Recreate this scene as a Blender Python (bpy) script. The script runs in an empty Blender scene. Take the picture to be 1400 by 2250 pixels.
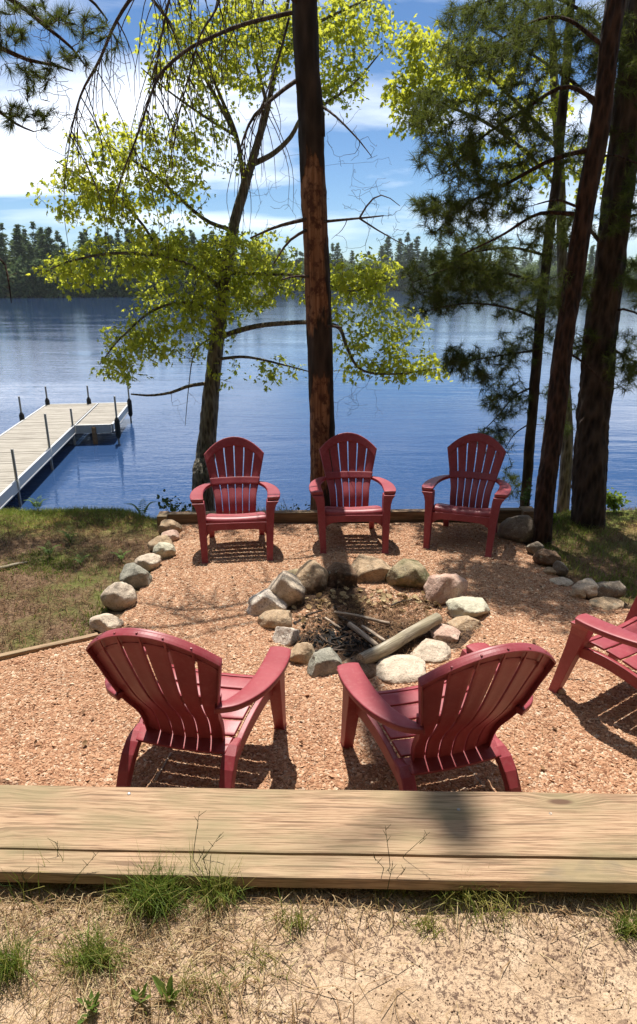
import bpy, bmesh, math, random
import numpy as np
from mathutils import Vector, Matrix

R = math.radians
rng = np.random.default_rng(11)
random.seed(5)
sc = bpy.context.scene
col = sc.collection

# ------------------------------------------------------------------ camera, sky, sun, exposure
FPX, HORIZON, CAM_H = 1450.0, 626.5, 2.27          # calibrated on the chairs
PITCH = math.atan((1125 - HORIZON) / FPX)
cam_d = bpy.data.cameras.new('camera')
cam = bpy.data.objects.new('camera', cam_d)
col.objects.link(cam)
cam_d.sensor_fit = 'VERTICAL'
cam_d.sensor_height = 36.0
cam_d.lens = FPX / 2250 * 36.0
cam_d.clip_start = 0.05
cam_d.clip_end = 4000
cam.location = (0, 0, CAM_H)
cam.rotation_euler = (R(90) - PITCH, 0, 0)
sc.camera = cam

SUN_EL, SUN_AZ = R(66), R(-8)                        # azimuth from +Y towards +X
world = bpy.data.worlds.new('World')
sc.world = world
world.use_nodes = True
wt = world.node_tree
wt.nodes.clear()
def wn(t, **k):
    n = wt.nodes.new(t)
    for a, b in k.items(): setattr(n, a, b)
    return n
def wmath(op, a, b=None):
    n = wn('ShaderNodeMath', operation=op)
    for i, v in enumerate((a, b)):
        if v is None: continue
        if isinstance(v, (int, float)): n.inputs[i].default_value = v
        else: wt.links.new(v, n.inputs[i])
    return n.outputs[0]
sky = wn('ShaderNodeTexSky', sky_type='NISHITA', sun_disc=False)
sky.sun_elevation = SUN_EL
sky.sun_rotation = SUN_AZ
sky.altitude = 300
sky.air_density = 0.85
sky.dust_density = 0.0
sky.ozone_density = 3.0
tc = wn('ShaderNodeTexCoord')
sx = wn('ShaderNodeSeparateXYZ'); wt.links.new(tc.outputs['Generated'], sx.inputs[0])
den = wmath('ADD', wmath('MAXIMUM', sx.outputs[2], 0.0), 0.16)
cmb = wn('ShaderNodeCombineXYZ')
wt.links.new(wmath('DIVIDE', sx.outputs[0], den), cmb.inputs[0])
wt.links.new(wmath('DIVIDE', sx.outputs[1], den), cmb.inputs[1])
mp = wn('ShaderNodeMapping'); wt.links.new(cmb.outputs[0], mp.inputs[0])
mp.inputs['Location'].default_value = (32.408, 1.803, 0)
mp.inputs['Scale'].default_value = (0.55, 0.95, 1)
nz = wn('ShaderNodeTexNoise'); nz.inputs['Scale'].default_value = 1.0
nz.inputs['Detail'].default_value = 7; nz.inputs['Roughness'].default_value = 0.52; nz.inputs['Distortion'].default_value = 0.25
wt.links.new(mp.outputs[0], nz.inputs['Vector'])
rp = wn('ShaderNodeValToRGB'); wt.links.new(nz.outputs['Fac'], rp.inputs[0])
rp.color_ramp.elements[0].position = 0.45; rp.color_ramp.elements[0].color = (0, 0, 0, 1)
rp.color_ramp.elements[1].position = 0.67; rp.color_ramp.elements[1].color = (1, 1, 1, 1)
mx = wn('ShaderNodeMix', data_type='RGBA')
lowfade = wn('ShaderNodeMapRange', interpolation_type='SMOOTHSTEP')   # thin towards the horizon all round
wt.links.new(sx.outputs[2], lowfade.inputs[0]); lowfade.inputs[1].default_value = 0.02; lowfade.inputs[2].default_value = 0.13
wt.links.new(wmath('MULTIPLY', wmath('MULTIPLY', rp.outputs[0], lowfade.outputs[0]), 0.94), mx.inputs[0])
hs = wn('ShaderNodeHueSaturation'); hs.inputs['Saturation'].default_value = 1.1
wt.links.new(sky.outputs[0], hs.inputs['Color'])
tn = wn('ShaderNodeMix', data_type='RGBA', blend_type='MULTIPLY'); tn.inputs[0].default_value = 1.0
wt.links.new(hs.outputs[0], tn.inputs[6]); tn.inputs[7].default_value = (0.94, 1.0, 1.06, 1)
wt.links.new(tn.outputs[2], mx.inputs[6])
mx.inputs[7].default_value = (18.0, 18.2, 18.6, 1)
bg = wn('ShaderNodeBackground'); bg.inputs[1].default_value = 0.068
wt.links.new(mx.outputs[2], bg.inputs[0])
wo = wn('ShaderNodeOutputWorld'); wt.links.new(bg.outputs[0], wo.inputs[0])

sun_d = bpy.data.lights.new('sun', 'SUN')
sun_d.energy = 5.0
sun_d.angle = R(0.53)
sun_d.color = (1.0, 0.95, 0.87)
sun = bpy.data.objects.new('sun', sun_d)
col.objects.link(sun)
sdir = Vector((math.sin(SUN_AZ) * math.cos(SUN_EL), math.cos(SUN_AZ) * math.cos(SUN_EL), math.sin(SUN_EL)))
sun.rotation_euler = sdir.to_track_quat('Z', 'Y').to_euler()
sun.location = (0, 0, 30)

sc.view_settings.view_transform = 'Standard'
sc.view_settings.look = 'None'
sc.view_settings.gamma = 1
sc.view_settings.use_curve_mapping = False
sc.view_settings.exposure = 0.7
sc.render.engine = 'CYCLES'
sc.cycles.use_denoising = True
sc.cycles.max_bounces = 7
sc.cycles.transparent_max_bounces = 8
sc.cycles.sample_clamp_indirect = 6

# ------------------------------------------------------------------ layout helpers
SL = 0.04
def plane_z(y): return -SL * (y - 3.7)                # the patio falls gently towards the lake
def ray(x, y):
    a = (x - 700) / FPX; b = (1125 - y) / FPX
    return np.array((a, math.cos(PITCH) + b * math.sin(PITCH), -math.sin(PITCH) + b * math.cos(PITCH)))
CAMP = np.array((0, 0, CAM_H))
def at(x, y, Y):                                      # a photo point at distance Y
    d = ray(x, y); return CAMP + d * (Y / d[1])
def flat(x, y, z):                                    # a photo point on a level plane
    d = ray(x, y); return CAMP + d * ((z - CAM_H) / d[2])
def patio(x, y, dz=0.0):                              # a photo point on the patio slope
    d = ray(x, y); return CAMP + d * ((SL * 3.7 + dz - CAM_H) / (d[2] + SL * d[1]))
def nrm(v): return v / np.maximum(np.linalg.norm(v, axis=-1, keepdims=True), 1e-9)

def _hash(ix, iy, iz, seed):
    n = (ix * 374761393 + iy * 668265263 + iz * 1274126177 + seed * 974634777) & 0xFFFFFFFF
    n = ((n ^ (n >> 13)) * 1274126177) & 0xFFFFFFFF
    n = n ^ (n >> 16)
    return (n & 0xFFFF) / 65535.0
def noise3(P, seed=0):
    P = np.asarray(P, float); i = np.floor(P).astype(np.int64); f = P - i; f = f * f * (3 - 2 * f)
    r = 0
    for dx in (0, 1):
        for dy in (0, 1):
            for dz in (0, 1):
                w = (f[..., 0] if dx else 1 - f[..., 0]) * (f[..., 1] if dy else 1 - f[..., 1]) * (f[..., 2] if dz else 1 - f[..., 2])
                r = r + w * _hash(i[..., 0] + dx, i[..., 1] + dy, i[..., 2] + dz, seed)
    return r * 2 - 1
def noise2(x, y, s=1.0, seed=0, oct=3):
    r = 0; a = 1.0; t = 0
    for k in range(oct):
        r = r + a * noise3(np.stack([np.asarray(x) * s, np.asarray(y) * s, np.zeros_like(np.asarray(x, float)) + k * 7.3], -1), seed + k)
        t += a; a *= .5; s *= 2.03
    return r / t
def sstep(a, b, x):
    t = np.clip((x - a) / (b - a), 0, 1); return t * t * (3 - 2 * t)

# ------------------------------------------------------------------ object helpers
def tag(o, label=None, cat=None, group=None, kind=None):
    if label: o['label'] = label
    if cat: o['category'] = cat
    if group: o['group'] = group
    if kind: o['kind'] = kind
    return o
def empty(name, loc=(0, 0, 0), rz=0.0):
    o = bpy.data.objects.new(name, None); col.objects.link(o)
    o.location = loc; o.rotation_euler = (0, 0, rz); o.empty_display_size = .1
    return o
class MB:
    def __init__(s): s.v = []; s.f = []; s.t = []; s.n = 0
    def add(s, V, F, t=0.0):
        V = np.asarray(V, float).reshape(-1, 3)
        s.v.append(V)
        for f in (F if isinstance(F, list) else [F]): s.f.append(np.asarray(f, np.int64) + s.n)
        s.t.append(np.full(len(V), t) if np.isscalar(t) else np.asarray(t, float)); s.n += len(V)
    def build(s, name, mat, parent=None, smooth=False, bevel=0.0, kind=None):
        me = mesh_of(name, np.concatenate(s.v), s.f, np.concatenate(s.t), smooth)
        return place(name, me, mat, parent, bevel, kind)
def mesh_of(name, V, F, T=None, smooth=False):
    me = bpy.data.meshes.new(name)
    me.vertices.add(len(V)); me.vertices.foreach_set('co', np.asarray(V, np.float32).ravel())
    lens = np.concatenate([np.full(len(f), f.shape[1]) for f in F])
    idx = np.concatenate([f.ravel() for f in F])
    me.loops.add(len(idx)); me.loops.foreach_set('vertex_index', idx.astype(np.int32))
    me.polygons.add(len(lens))
    me.polygons.foreach_set('loop_start', np.concatenate([[0], np.cumsum(lens)[:-1]]).astype(np.int32))
    me.polygons.foreach_set('use_smooth', np.full(len(lens), smooth))
    if T is not None and len(T):
        a = me.attributes.new('tint', 'FLOAT', 'POINT'); a.data.foreach_set('value', T.astype(np.float32))
    me.update(calc_edges=True)
    return me
def place(name, me, mat, parent=None, bevel=0.0, kind=None):
    o = bpy.data.objects.new(name, me); col.objects.link(o)
    if mat is not None and not me.materials: me.materials.append(mat)
    if parent is not None: o.parent = parent
    if bevel:
        b = o.modifiers.new('bevel', 'BEVEL'); b.width = bevel; b.segments = 2; b.limit_method = 'ANGLE'; b.angle_limit = R(40)
    if kind: o['kind'] = kind
    return o
def copy_tree(o, parent=None):
    c = o.copy(); col.objects.link(c); c.parent = parent
    for ch in o.children: copy_tree(ch, c)
    return c
QB = np.array([[0, 3, 2, 1], [4, 5, 6, 7], [0, 1, 5, 4], [1, 2, 6, 5], [2, 3, 7, 6], [3, 0, 4, 7]])
def box(mb, x0, x1, y0, y1, z0, z1, t=0.0):
    mb.add([(x0, y0, z0), (x1, y0, z0), (x1, y1, z0), (x0, y1, z0), (x0, y0, z1), (x1, y0, z1), (x1, y1, z1), (x0, y1, z1)], QB, t)
def catmull(P, n):
    P = np.asarray(P, float); k = len(P)
    if k == 2: return P[0] + (P[1] - P[0]) * np.linspace(0, 1, n)[:, None]
    Q = np.vstack([2 * P[0] - P[1], P, 2 * P[-1] - P[-2]])
    u = np.linspace(0, k - 1, n); i = np.minimum(u.astype(int), k - 2); t = (u - i)[:, None]
    a, b, c, d = Q[i], Q[i + 1], Q[i + 2], Q[i + 3]
    return .5 * (2 * b + (c - a) * t + (2 * a - 5 * b + 4 * c - d) * t ** 2 + (3 * b - a - 3 * c + d) * t ** 3)
_qc = {}
def tube(mb, P, r, seg=6, t=0.0, disp=None):
    P = np.asarray(P, float); n = len(P); r = np.broadcast_to(np.asarray(r, float), (n,))
    T = nrm(np.gradient(P, axis=0)); m = np.abs(P[-1] - P[0]); ref = np.zeros(3); ref[int(np.argmin(m))] = 1
    N = nrm(np.cross(T, ref)); B = np.cross(T, N)
    a = np.arange(seg) / seg * 2 * math.pi
    ring = N[:, None] * np.cos(a)[None, :, None] + B[:, None] * np.sin(a)[None, :, None]
    rr = np.repeat(r[:, None], seg, 1)
    if disp is not None: rr = rr * (1 + disp(P[:, None] + ring * rr[..., None]))
    V = (P[:, None] + ring * rr[..., None]).reshape(-1, 3)
    key = (n, seg)
    if key not in _qc:
        i = np.arange(n - 1)[:, None] * seg; j = np.arange(seg)[None]; k = (j + 1) % seg
        _qc[key] = np.stack([i + j, i + k, i + seg + k, i + seg + j], -1).reshape(-1, 4)
    V = np.vstack([V, P[-1] + T[-1] * r[-1] * .5])
    c = n * seg; j = np.arange(seg)
    cap = np.stack([np.full(seg, c), (n - 1) * seg + j, (n - 1) * seg + (j + 1) % seg], -1)
    mb.add(V, [_qc[key], cap], t)
def sheet(mb, P, th, t=0.0):                          # a curved plate: grid of points, thickened along its normal
    P = np.asarray(P, float); nu, nv = P.shape[:2]
    N = nrm(np.cross(np.gradient(P, axis=0), np.gradient(P, axis=1)))
    Q = P - N * th
    V = np.concatenate([P.reshape(-1, 3), Q.reshape(-1, 3)]); o = nu * nv
    i = np.arange(nu - 1)[:, None] * nv; j = np.arange(nv - 1)[None]
    a = (i + j).ravel(); f = np.stack([a, a + nv, a + nv + 1, a + 1], -1); b = f[:, ::-1] + o
    e = []
    for k in range(nv - 1):
        e += [[k, k + 1, o + k + 1, o + k], [(nu - 1) * nv + k + 1, (nu - 1) * nv + k, o + (nu - 1) * nv + k, o + (nu - 1) * nv + k + 1]]
    for k in range(nu - 1):
        e += [[(k + 1) * nv, k * nv, o + k * nv, o + (k + 1) * nv], [k * nv + nv - 1, (k + 1) * nv + nv - 1, o + (k + 1) * nv + nv - 1, o + k * nv + nv - 1]]
    mb.add(V, [f, b, np.array(e)], t)
def loft(mb, S, t=0.0):                               # S: sections of equal point count
    S = np.asarray(S, float); n, k = S.shape[:2]
    F = []
    for i in range(n - 1):
        for j in range(k): F.append([i * k + j, i * k + (j + 1) % k, (i + 1) * k + (j + 1) % k, (i + 1) * k + j])
    mb.add(S.reshape(-1, 3), [np.array(F), np.array([list(range(k))[::-1]]), np.array([[(n - 1) * k + j for j in range(k)]])], t)

# ------------------------------------------------------------------ materials
class NT:
    def __init__(s, name):
        s.m = bpy.data.materials.new(name); s.m.use_nodes = True; s.t = s.m.node_tree; s.t.nodes.clear()
        s.out = s.n('ShaderNodeOutputMaterial')
    def n(s, t, **k):
        x = s.t.nodes.new(t)
        for a, b in k.items(): setattr(x, a, b)
        return x
    def l(s, a, b): s.t.links.new(a, b)
    def set(s, sock, v):
        if hasattr(v, 'links') or isinstance(v, bpy.types.NodeSocket): s.l(v, sock)
        else: sock.default_value = v
    def coord(s, kind='Object', scale=(1, 1, 1), loc=(0, 0, 0), rot=(0, 0, 0)):
        if kind == 'World': o = s.n('ShaderNodeNewGeometry').outputs['Position']
        else: o = s.n('ShaderNodeTexCoord').outputs[kind]
        m = s.n('ShaderNodeMapping'); s.l(o, m.inputs[0])
        m.inputs['Scale'].default_value = scale; m.inputs['Location'].default_value = loc; m.inputs['Rotation'].default_value = rot
        return m.outputs[0]
    def noise(s, v, scale, detail=5, rough=.55, dist=0.0):
        x = s.n('ShaderNodeTexNoise'); s.l(v, x.inputs['Vector'])
        x.inputs['Scale'].default_value = scale; x.inputs['Detail'].default_value = detail
        x.inputs['Roughness'].default_value = rough; x.inputs['Distortion'].default_value = dist
        return x.outputs['Fac']
    def voro(s, v, scale, feature='F1', out='Distance'):
        x = s.n('ShaderNodeTexVoronoi', feature=feature); s.l(v, x.inputs['Vector']); x.inputs['Scale'].default_value = scale
        return x.outputs[out]
    def ramp(s, fac, stops, interp='LINEAR'):
        x = s.n('ShaderNodeValToRGB'); s.set(x.inputs[0], fac); r = x.color_ramp; r.interpolation = interp
        while len(r.elements) < len(stops): r.elements.new(.5)
        for e, (p, c) in zip(r.elements, stops): e.position = p; e.color = (*c, 1) if len(c) == 3 else c
        return x.outputs[0]
    def mask(s, fac, a, b): return s.ramp(fac, [(a, (0, 0, 0)), (b, (1, 1, 1))])
    def mix(s, f, a, b, blend='MIX'):
        x = s.n('ShaderNodeMix', data_type='RGBA', blend_type=blend)
        s.set(x.inputs[0], f)
        for i, v in ((6, a), (7, b)):
            if isinstance(v, tuple): v = (*v, 1) if len(v) == 3 else v
            s.set(x.inputs[i], v)
        return x.outputs[2]
    def math(s, op, a, b=0.0):
        x = s.n('ShaderNodeMath', operation=op); s.set(x.inputs[0], a); s.set(x.inputs[1], b); return x.outputs[0]
    def attr(s, name='tint'):
        return s.n('ShaderNodeAttribute', attribute_name=name).outputs['Fac']
    def bump(s, h, strength=.5, dist=.01):
        x = s.n('ShaderNodeBump'); s.l(h, x.inputs['Height']); x.inputs['Strength'].default_value = strength; x.inputs['Distance'].default_value = dist
        return x.outputs[0]
    def pbr(s, c, rough=.8, normal=None, spec=.5, metal=0.0, **k):
        x = s.n('ShaderNodeBsdfPrincipled')
        s.set(x.inputs['Base Color'], (*c, 1) if isinstance(c, tuple) and len(c) == 3 else c)
        s.set(x.inputs['Roughness'], rough); x.inputs['Specular IOR Level'].default_value = spec; x.inputs['Metallic'].default_value = metal
        if normal is not None: s.l(normal, x.inputs['Normal'])
        for a, b in k.items(): s.set(x.inputs[a], b)
        return x.outputs[0]
    def end(s, sh): s.l(sh, s.out.inputs[0]); return s.m

def hsv_var(n, c, amt=.25):                           # per-object brightness variation
    oi = n.n('ShaderNodeObjectInfo').outputs['Random']
    h = n.n('ShaderNodeHueSaturation'); n.l(c, h.inputs['Color'])
    n.l(n.math('ADD', n.math('MULTIPLY', oi, amt), 1 - amt / 2), h.inputs['Value'])
    return h.outputs[0]

def m_leaf(name, stops, trans=.55, tcol=(.5, .62, .06), rough=.5):
    n = NT(name); c = n.ramp(n.attr(), stops)
    p = n.pbr(c, rough, spec=.12)
    tr = n.n('ShaderNodeBsdfTranslucent'); n.l(n.mix(.5, c, tcol), tr.inputs[0])
    m = n.n('ShaderNodeMixShader'); m.inputs[0].default_value = trans; n.l(p, m.inputs[1]); n.l(tr.outputs[0], m.inputs[2])
    return n.end(m.outputs[0])
M_MAPLE = m_leaf('maple_leaf', [(0, (.11, .165, .02)), (.5, (.22, .27, .028)), (1, (.40, .385, .045))], .6, (.86, .86, .08))
M_NEEDLE = m_leaf('pine_needle', [(0, (.026, .042, .012)), (.6, (.060, .082, .022)), (1, (.115, .13, .03))], .36, (.22, .26, .04), .7)
M_GRASS = m_leaf('grass_blade', [(0, (.06, .11, .018)), (.55, (.125, .175, .03)), (1, (.33, .28, .085))], .4, (.28, .36, .05))
M_FERN = m_leaf('fern_leaf', [(0, (.08, .15, .03)), (1, (.17, .24, .06))], .4, (.3, .42, .08))
M_SHRUB = m_leaf('shrub_leaf', [(0, (.025, .045, .015)), (1, (.07, .10, .03))], .3, (.12, .2, .03))
M_BRIGHT = m_leaf('bright_leaf', [(0, (.13, .22, .03)), (1, (.25, .33, .05))], .45, (.4, .5, .06))
M_FARTREE = None
def m_far(name, a, b):
    n = NT(name); c = hsv_var(n, n.mix(n.mask(n.attr(), 0, 1), a, b), .45)
    tr = n.n('ShaderNodeBsdfTranslucent'); n.l(c, tr.inputs[0])
    m = n.n('ShaderNodeMixShader'); m.inputs[0].default_value = .45; n.l(n.pbr(c, .8, spec=.15), m.inputs[1]); n.l(tr.outputs[0], m.inputs[2])
    return n.end(m.outputs[0])
M_FAR1 = m_far('far_conifer', (.06, .10, .038), (.165, .22, .08))
M_FAR2 = m_far('far_broadleaf', (.075, .11, .03), (.17, .22, .06))
M_STRAW = m_leaf('dry_straw', [(0, (.16, .085, .04)), (.5, (.30, .20, .10)), (1, (.50, .39, .22))], .2, (.4, .3, .15), .7)
M_LITTER = m_leaf('brown_needles', [(0, (.05, .028, .016)), (.6, (.14, .075, .04)), (1, (.26, .16, .08))], .1, (.2, .12, .06), .8)

def m_bark(name, c1, c2, c3, sc_=9.0, stretch=.22, bump=1.0, dist=.05):
    n = NT(name); v = n.coord('Object', (1, 1, stretch))
    a = n.noise(v, sc_, 6, .65, .4); b = n.voro(v, sc_ * 1.3)
    h = n.math('ADD', n.math('MULTIPLY', a, .7), n.math('MULTIPLY', b, .6))
    c = n.ramp(h, [(.28, c1), (.55, c2), (.85, c3)])
    return n.end(n.pbr(c, .9, n.bump(h, bump, dist), .2))
M_BARK_PINE = m_bark('pine_bark', (.012, .009, .008), (.036, .025, .020), (.080, .056, .044), 15, .28)
M_BARK_RED = m_bark('red_pine_bark', (.008, .005, .004), (.027, .015, .011), (.070, .038, .027), 24, .25)
M_BARK_MAPLE = m_bark('grey_bark', (.028, .025, .020), (.10, .088, .07), (.23, .205, .16), 26, .2)
M_TWIG = m_bark('twig_bark', (.03, .022, .018), (.07, .05, .04), (.12, .09, .07), 20)

def m_dead_trunk():
    n = NT('stripped_pine_trunk'); v = n.coord('Object', (1, 1, .25)); v2 = n.coord('Object', (1, 1, .8))
    a = n.noise(v, 10, 6, .65, .5); b = n.voro(v, 14)
    h = n.math('ADD', n.math('MULTIPLY', a, .7), n.math('MULTIPLY', b, .6))
    bark = n.ramp(h, [(.28, (.010, .008, .007)), (.6, (.028, .020, .016)), (.9, (.06, .042, .033))])
    grain = n.noise(n.coord('Object', (1, 1, .03)), 42, 4, .6)
    wood = n.ramp(grain, [(.3, (.085, .04, .022)), (.5, (.19, .092, .048)), (.72, (.33, .18, .10))])
    mott = n.noise(v2, 11, 5, .7)
    wood2 = n.mix(n.mask(mott, .48, .6), wood, (.07, .030, .018))
    z = n.n('ShaderNodeSeparateXYZ'); n.l(n.n('ShaderNodeTexCoord').outputs['Object'], z.inputs[0])
    e = n.noise(n.coord('Object', (2.2, 2.2, .55)), 1.6, 4, .6)
    zz = n.math('ADD', z.outputs[2], n.math('MULTIPLY', n.math('SUBTRACT', e, .5), 2.6))
    top = n.mask(n.math('MULTIPLY', zz, .1), .365, .375)            # bark kept above about 3.7 m
    mid = n.math('MULTIPLY', n.mask(n.math('MULTIPLY', zz, .1), .13, .138), n.math('SUBTRACT', 1.0, n.mask(n.math('MULTIPLY', zz, .1), .22, .228)))
    keep = n.math('MAXIMUM', top, mid)
    side = n.mask(n.math('ADD', n.math('MULTIPLY', z.outputs[0], 2.0), n.math('MULTIPLY', e, .9)), .55, .6)
    keep = n.math('MAXIMUM', keep, side)
    c = n.mix(keep, wood2, bark)
    hh = n.math('ADD', n.math('MULTIPLY', keep, .8), n.math('MULTIPLY', n.math('ADD', h, n.math('MULTIPLY', grain, .3)), .5))
    return n.end(n.pbr(c, .85, n.bump(hh, .9, .02), .2))
M_DEAD = m_dead_trunk()

def m_rock(name, a, b, c, speck=.4, moss=None):
    n = NT(name); v = n.coord('Object')
    k = n.noise(v, 9, 6, .6, .3); f = n.noise(v, 110, 3, .7)
    base = n.ramp(k, [(.3, a), (.5, b), (.72, c)])
    base = n.mix(n.math('MULTIPLY', n.mask(f, .52, .64), speck), base, (.05, .045, .04))
    base = n.mix(n.math('MULTIPLY', n.mask(n.noise(v, 140, 2, .7), .58, .68), speck), base, (.6, .56, .5))
    if moss: base = n.mix(n.mask(n.noise(v, 6, 4, .6), .45, .62), base, moss)
    ds = n.n('ShaderNodeVectorMath', operation='DISTANCE'); n.l(n.n('ShaderNodeNewGeometry').outputs['Position'], ds.inputs[0]); ds.inputs[1].default_value = (.32, 4.34, -.05)
    st = n.math('ADD', ds.outputs['Value'], n.math('MULTIPLY', n.noise(v, 14, 4, .7), .30))     # smoke stains where a stone faces the fire
    base = n.mix(n.math('MULTIPLY', n.math('SUBTRACT', 1.0, n.mask(st, .60, .69)), .85), base, (.018, .014, .012))
    h = n.math('ADD', n.math('MULTIPLY', k, 1.0), n.math('MULTIPLY', n.noise(v, 45, 4, .65), .35))
    base = n.mix(n.math('MULTIPLY', n.mask(n.noise(v, 17, 5, .7, .6), .57, .63), .45), base, tuple(x * .45 for x in a))
    base = n.mix(n.math('MULTIPLY', n.mask(n.noise(n.coord('Object', loc=(4, 2, 7)), 21, 4, .7), .60, .66), .5), base, (.40, .40, .30))
    return n.end(n.pbr(base, .88, n.bump(h, .85, .03), .2))
ROCK = dict(
    tan=m_rock('tan_granite', (0.258, 0.174, 0.105), (0.385, 0.271, 0.166), (0.536, 0.397, 0.262)),
    pale=m_rock('pale_granite', (0.365, 0.291, 0.218), (0.514, 0.416, 0.315), (0.664, 0.552, 0.428)),
    white=m_rock('speckled_granite', (0.385, 0.329, 0.271), (0.557, 0.474, 0.393), (0.707, 0.610, 0.507), .75),
    brown=m_rock('brown_sandstone', (0.080, 0.047, 0.028), (0.161, 0.097, 0.057), (0.278, 0.174, 0.105), .3),
    pink=m_rock('pink_granite', (0.365, 0.222, 0.166), (0.492, 0.329, 0.253), (0.621, 0.465, 0.376)),
    green=m_rock('grey_green_stone', (0.129, 0.125, 0.097), (0.258, 0.242, 0.192), (0.428, 0.388, 0.306), .3),
    moss=m_rock('mossy_tan_stone', (0.214, 0.165, 0.097), (0.321, 0.252, 0.148), (0.450, 0.358, 0.228), .4, (0.107, 0.097, 0.044)),
    grey=m_rock('dark_grey_boulder', (0.107, 0.087, 0.066), (0.182, 0.145, 0.109), (0.278, 0.227, 0.175), .3),
    slate=m_rock('pale_green_slab', (0.353, 0.329, 0.245), (0.472, 0.436, 0.323), (0.589, 0.532, 0.411), .15))

def m_wood(name, a, b, c, along='X', gsc=34, stain=None, wear=True):
    n = NT(name); s = {'X': (.03, 1, 1), 'Y': (1, .03, 1)}[along]
    wv = n.coord('Object', {'X': (.9, 2.6, 1), 'Y': (2.6, .9, 1)}[along])
    oi = n.n('ShaderNodeObjectInfo').outputs['Random']
    d = n.math('MULTIPLY', n.math('SUBTRACT', n.noise(wv, 1.1, 2, .4), .5), .05)
    k = n.voro(n.coord('Object', {'X': (2.1, 6.5, 0), 'Y': (6.5, 2.1, 0)}[along], (.37, .21, 0)), 1.0)      # knots, the grain flows round them
    d = n.math('ADD', d, n.math('MULTIPLY', n.math('SUBTRACT', 1.0, n.mask(k, .0, .30)), .030))
    vv = n.n('ShaderNodeVectorMath', operation='ADD'); n.l(n.coord('Object', s), vv.inputs[0])
    cm = n.n('ShaderNodeCombineXYZ'); n.l(n.math('ADD', d, n.math('MULTIPLY', oi, 3.0)), cm.inputs[1 if along == 'X' else 0]); n.l(cm.outputs[0], vv.inputs[1])
    g = n.noise(vv.outputs[0], gsc, 4, .65); g2 = n.noise(vv.outputs[0], gsc * 4.0, 4, .7); ln = n.mask(n.noise(vv.outputs[0], gsc * 1.7, 2, .5), .59, .63)
    f = n.math('ADD', n.math('MULTIPLY', g, .3), n.math('MULTIPLY', g2, .7))
    base = n.ramp(f, [(.40, a), (.5, b), (.60, c)])
    base = n.mix(n.math('MULTIPLY', ln, .75), base, tuple(q * .7 for q in a))
    if stain: base = n.mix(n.math('MULTIPLY', n.mask(n.noise(n.coord('Object', (1, 2.2, 1)), 2.4, 4, .6), .42, .62), .72), base, stain)
    if wear: base = n.mix(n.math('MULTIPLY', n.mask(n.noise(n.coord('Object', (.9, 1.6, 1), (3, 1, 0)), 3.3, 4, .65), .62, .74), .55), base, (.10, .085, .07))
    base = n.mix(n.math('SUBTRACT', 1.0, n.mask(k, .055, .10)), base, (.11, .06, .035))
    return n.end(n.pbr(base, .75, n.bump(f, .35, .004), .25))
M_PLANK = m_wood('treated_plank', (.17, .10, .056), (.335, .212, .126), (.40, .272, .168), 'X', 62, (.215, .175, .092))
M_TIMBER = m_wood('brown_timber', (.10, .06, .035), (.19, .115, .066), (.30, .19, .11), 'X', 26, (.14, .11, .06))
M_DOCKW = m_wood('dock_plank', (.20, .175, .14), (.31, .28, .23), (.40, .365, .31), 'X', 24, None, False)
M_LOG = m_wood('weathered_log', (.16, .13, .10), (.34, .29, .22), (.52, .46, .37), 'X', 34, (.24, .20, .12))
M_STICK = m_wood('grey_stick', (.16, .11, .08), (.34, .26, .19), (.50, .41, .31), 'X', 40)

def m_chair():
    n = NT('red_resin'); v = n.coord('Object')
    g = n.noise(n.coord('Object', (30, 4, 30)), 6, 4, .6, 1.2)
    f = n.noise(v, 5, 4, .6)
    c = n.mix(n.mask(f, .35, .7), (.235, .028, .037), (.30, .048, .057))
    c = n.mix(n.math('MULTIPLY', n.mask(n.noise(v, 38, 4, .7), .5, .75), .45), c, (.34, .11, .105))
    c = hsv_var(n, c, .14)
    return n.end(n.pbr(c, n.math('ADD', n.math('MULTIPLY', f, .2), .36), n.bump(g, .14, .002), .45))
M_CHAIR = m_chair()
def m_plain(name, c, rough=.5, metal=0.0, var=.3, scale=20, spec=.5):
    n = NT(name); k = n.noise(n.coord('Object'), scale, 4, .6)
    d = tuple(x * (1 - var) for x in c)
    return n.end(n.pbr(n.mix(k, d, c), rough, n.bump(k, .15, .003), spec, metal))
M_ALU = m_plain('aluminium', (.55, .55, .53), .5, .5, .3)
M_STEEL = m_plain('galvanised_pipe', (.32, .31, .29), .45, .7, .4)
M_RUBBER = m_plain('black_foam', (.014, .014, .014), .8, 0, .3)
M_SCREW = m_plain('bright_screw', (.75, .74, .70), .3, .8, .1)
M_CHAR = m_plain('charcoal', (.012, .011, .010), .9, 0, .5)
M_FOAM = m_plain('floating_foam', (.75, .75, .70), .8, 0, .1)

def m_gravel(name, chips):
    n = NT(name)
    stops = [(0, (.17, .075, .04)), (.25, (.37, .19, .105)), (.55, (.43, .24, .14)), (.8, (.52, .335, .21)), (1, (.63, .49, .355))]
    if chips:
        c = n.ramp(n.attr(), stops)
        return n.end(n.pbr(c, .88, None, .2))
    v = n.coord('World'); vc = n.voro(v, 60, 'F1', 'Color'); vd = n.voro(v, 60)
    s = n.n('ShaderNodeSeparateColor'); n.l(vc, s.inputs[0])
    c = n.ramp(s.outputs[0], stops)
    c = n.mix(n.math('MULTIPLY', n.mask(n.noise(v, 2.1, 4, .6), .5, .7), .45), c, (.16, .085, .05))
    c = n.mix(n.math('MULTIPLY', n.mask(n.noise(v, 130, 3, .6), .46, .6), .6), c, (.10, .048, .03))
    h = n.math('SUBTRACT', 1.0, vd)
    return n.end(n.pbr(c, .92, n.bump(h, .8, .012), .15))
M_GRAVEL = m_gravel('red_gravel_bed', False)
M_CHIPS = m_gravel('red_gravel_chips', True)

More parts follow.
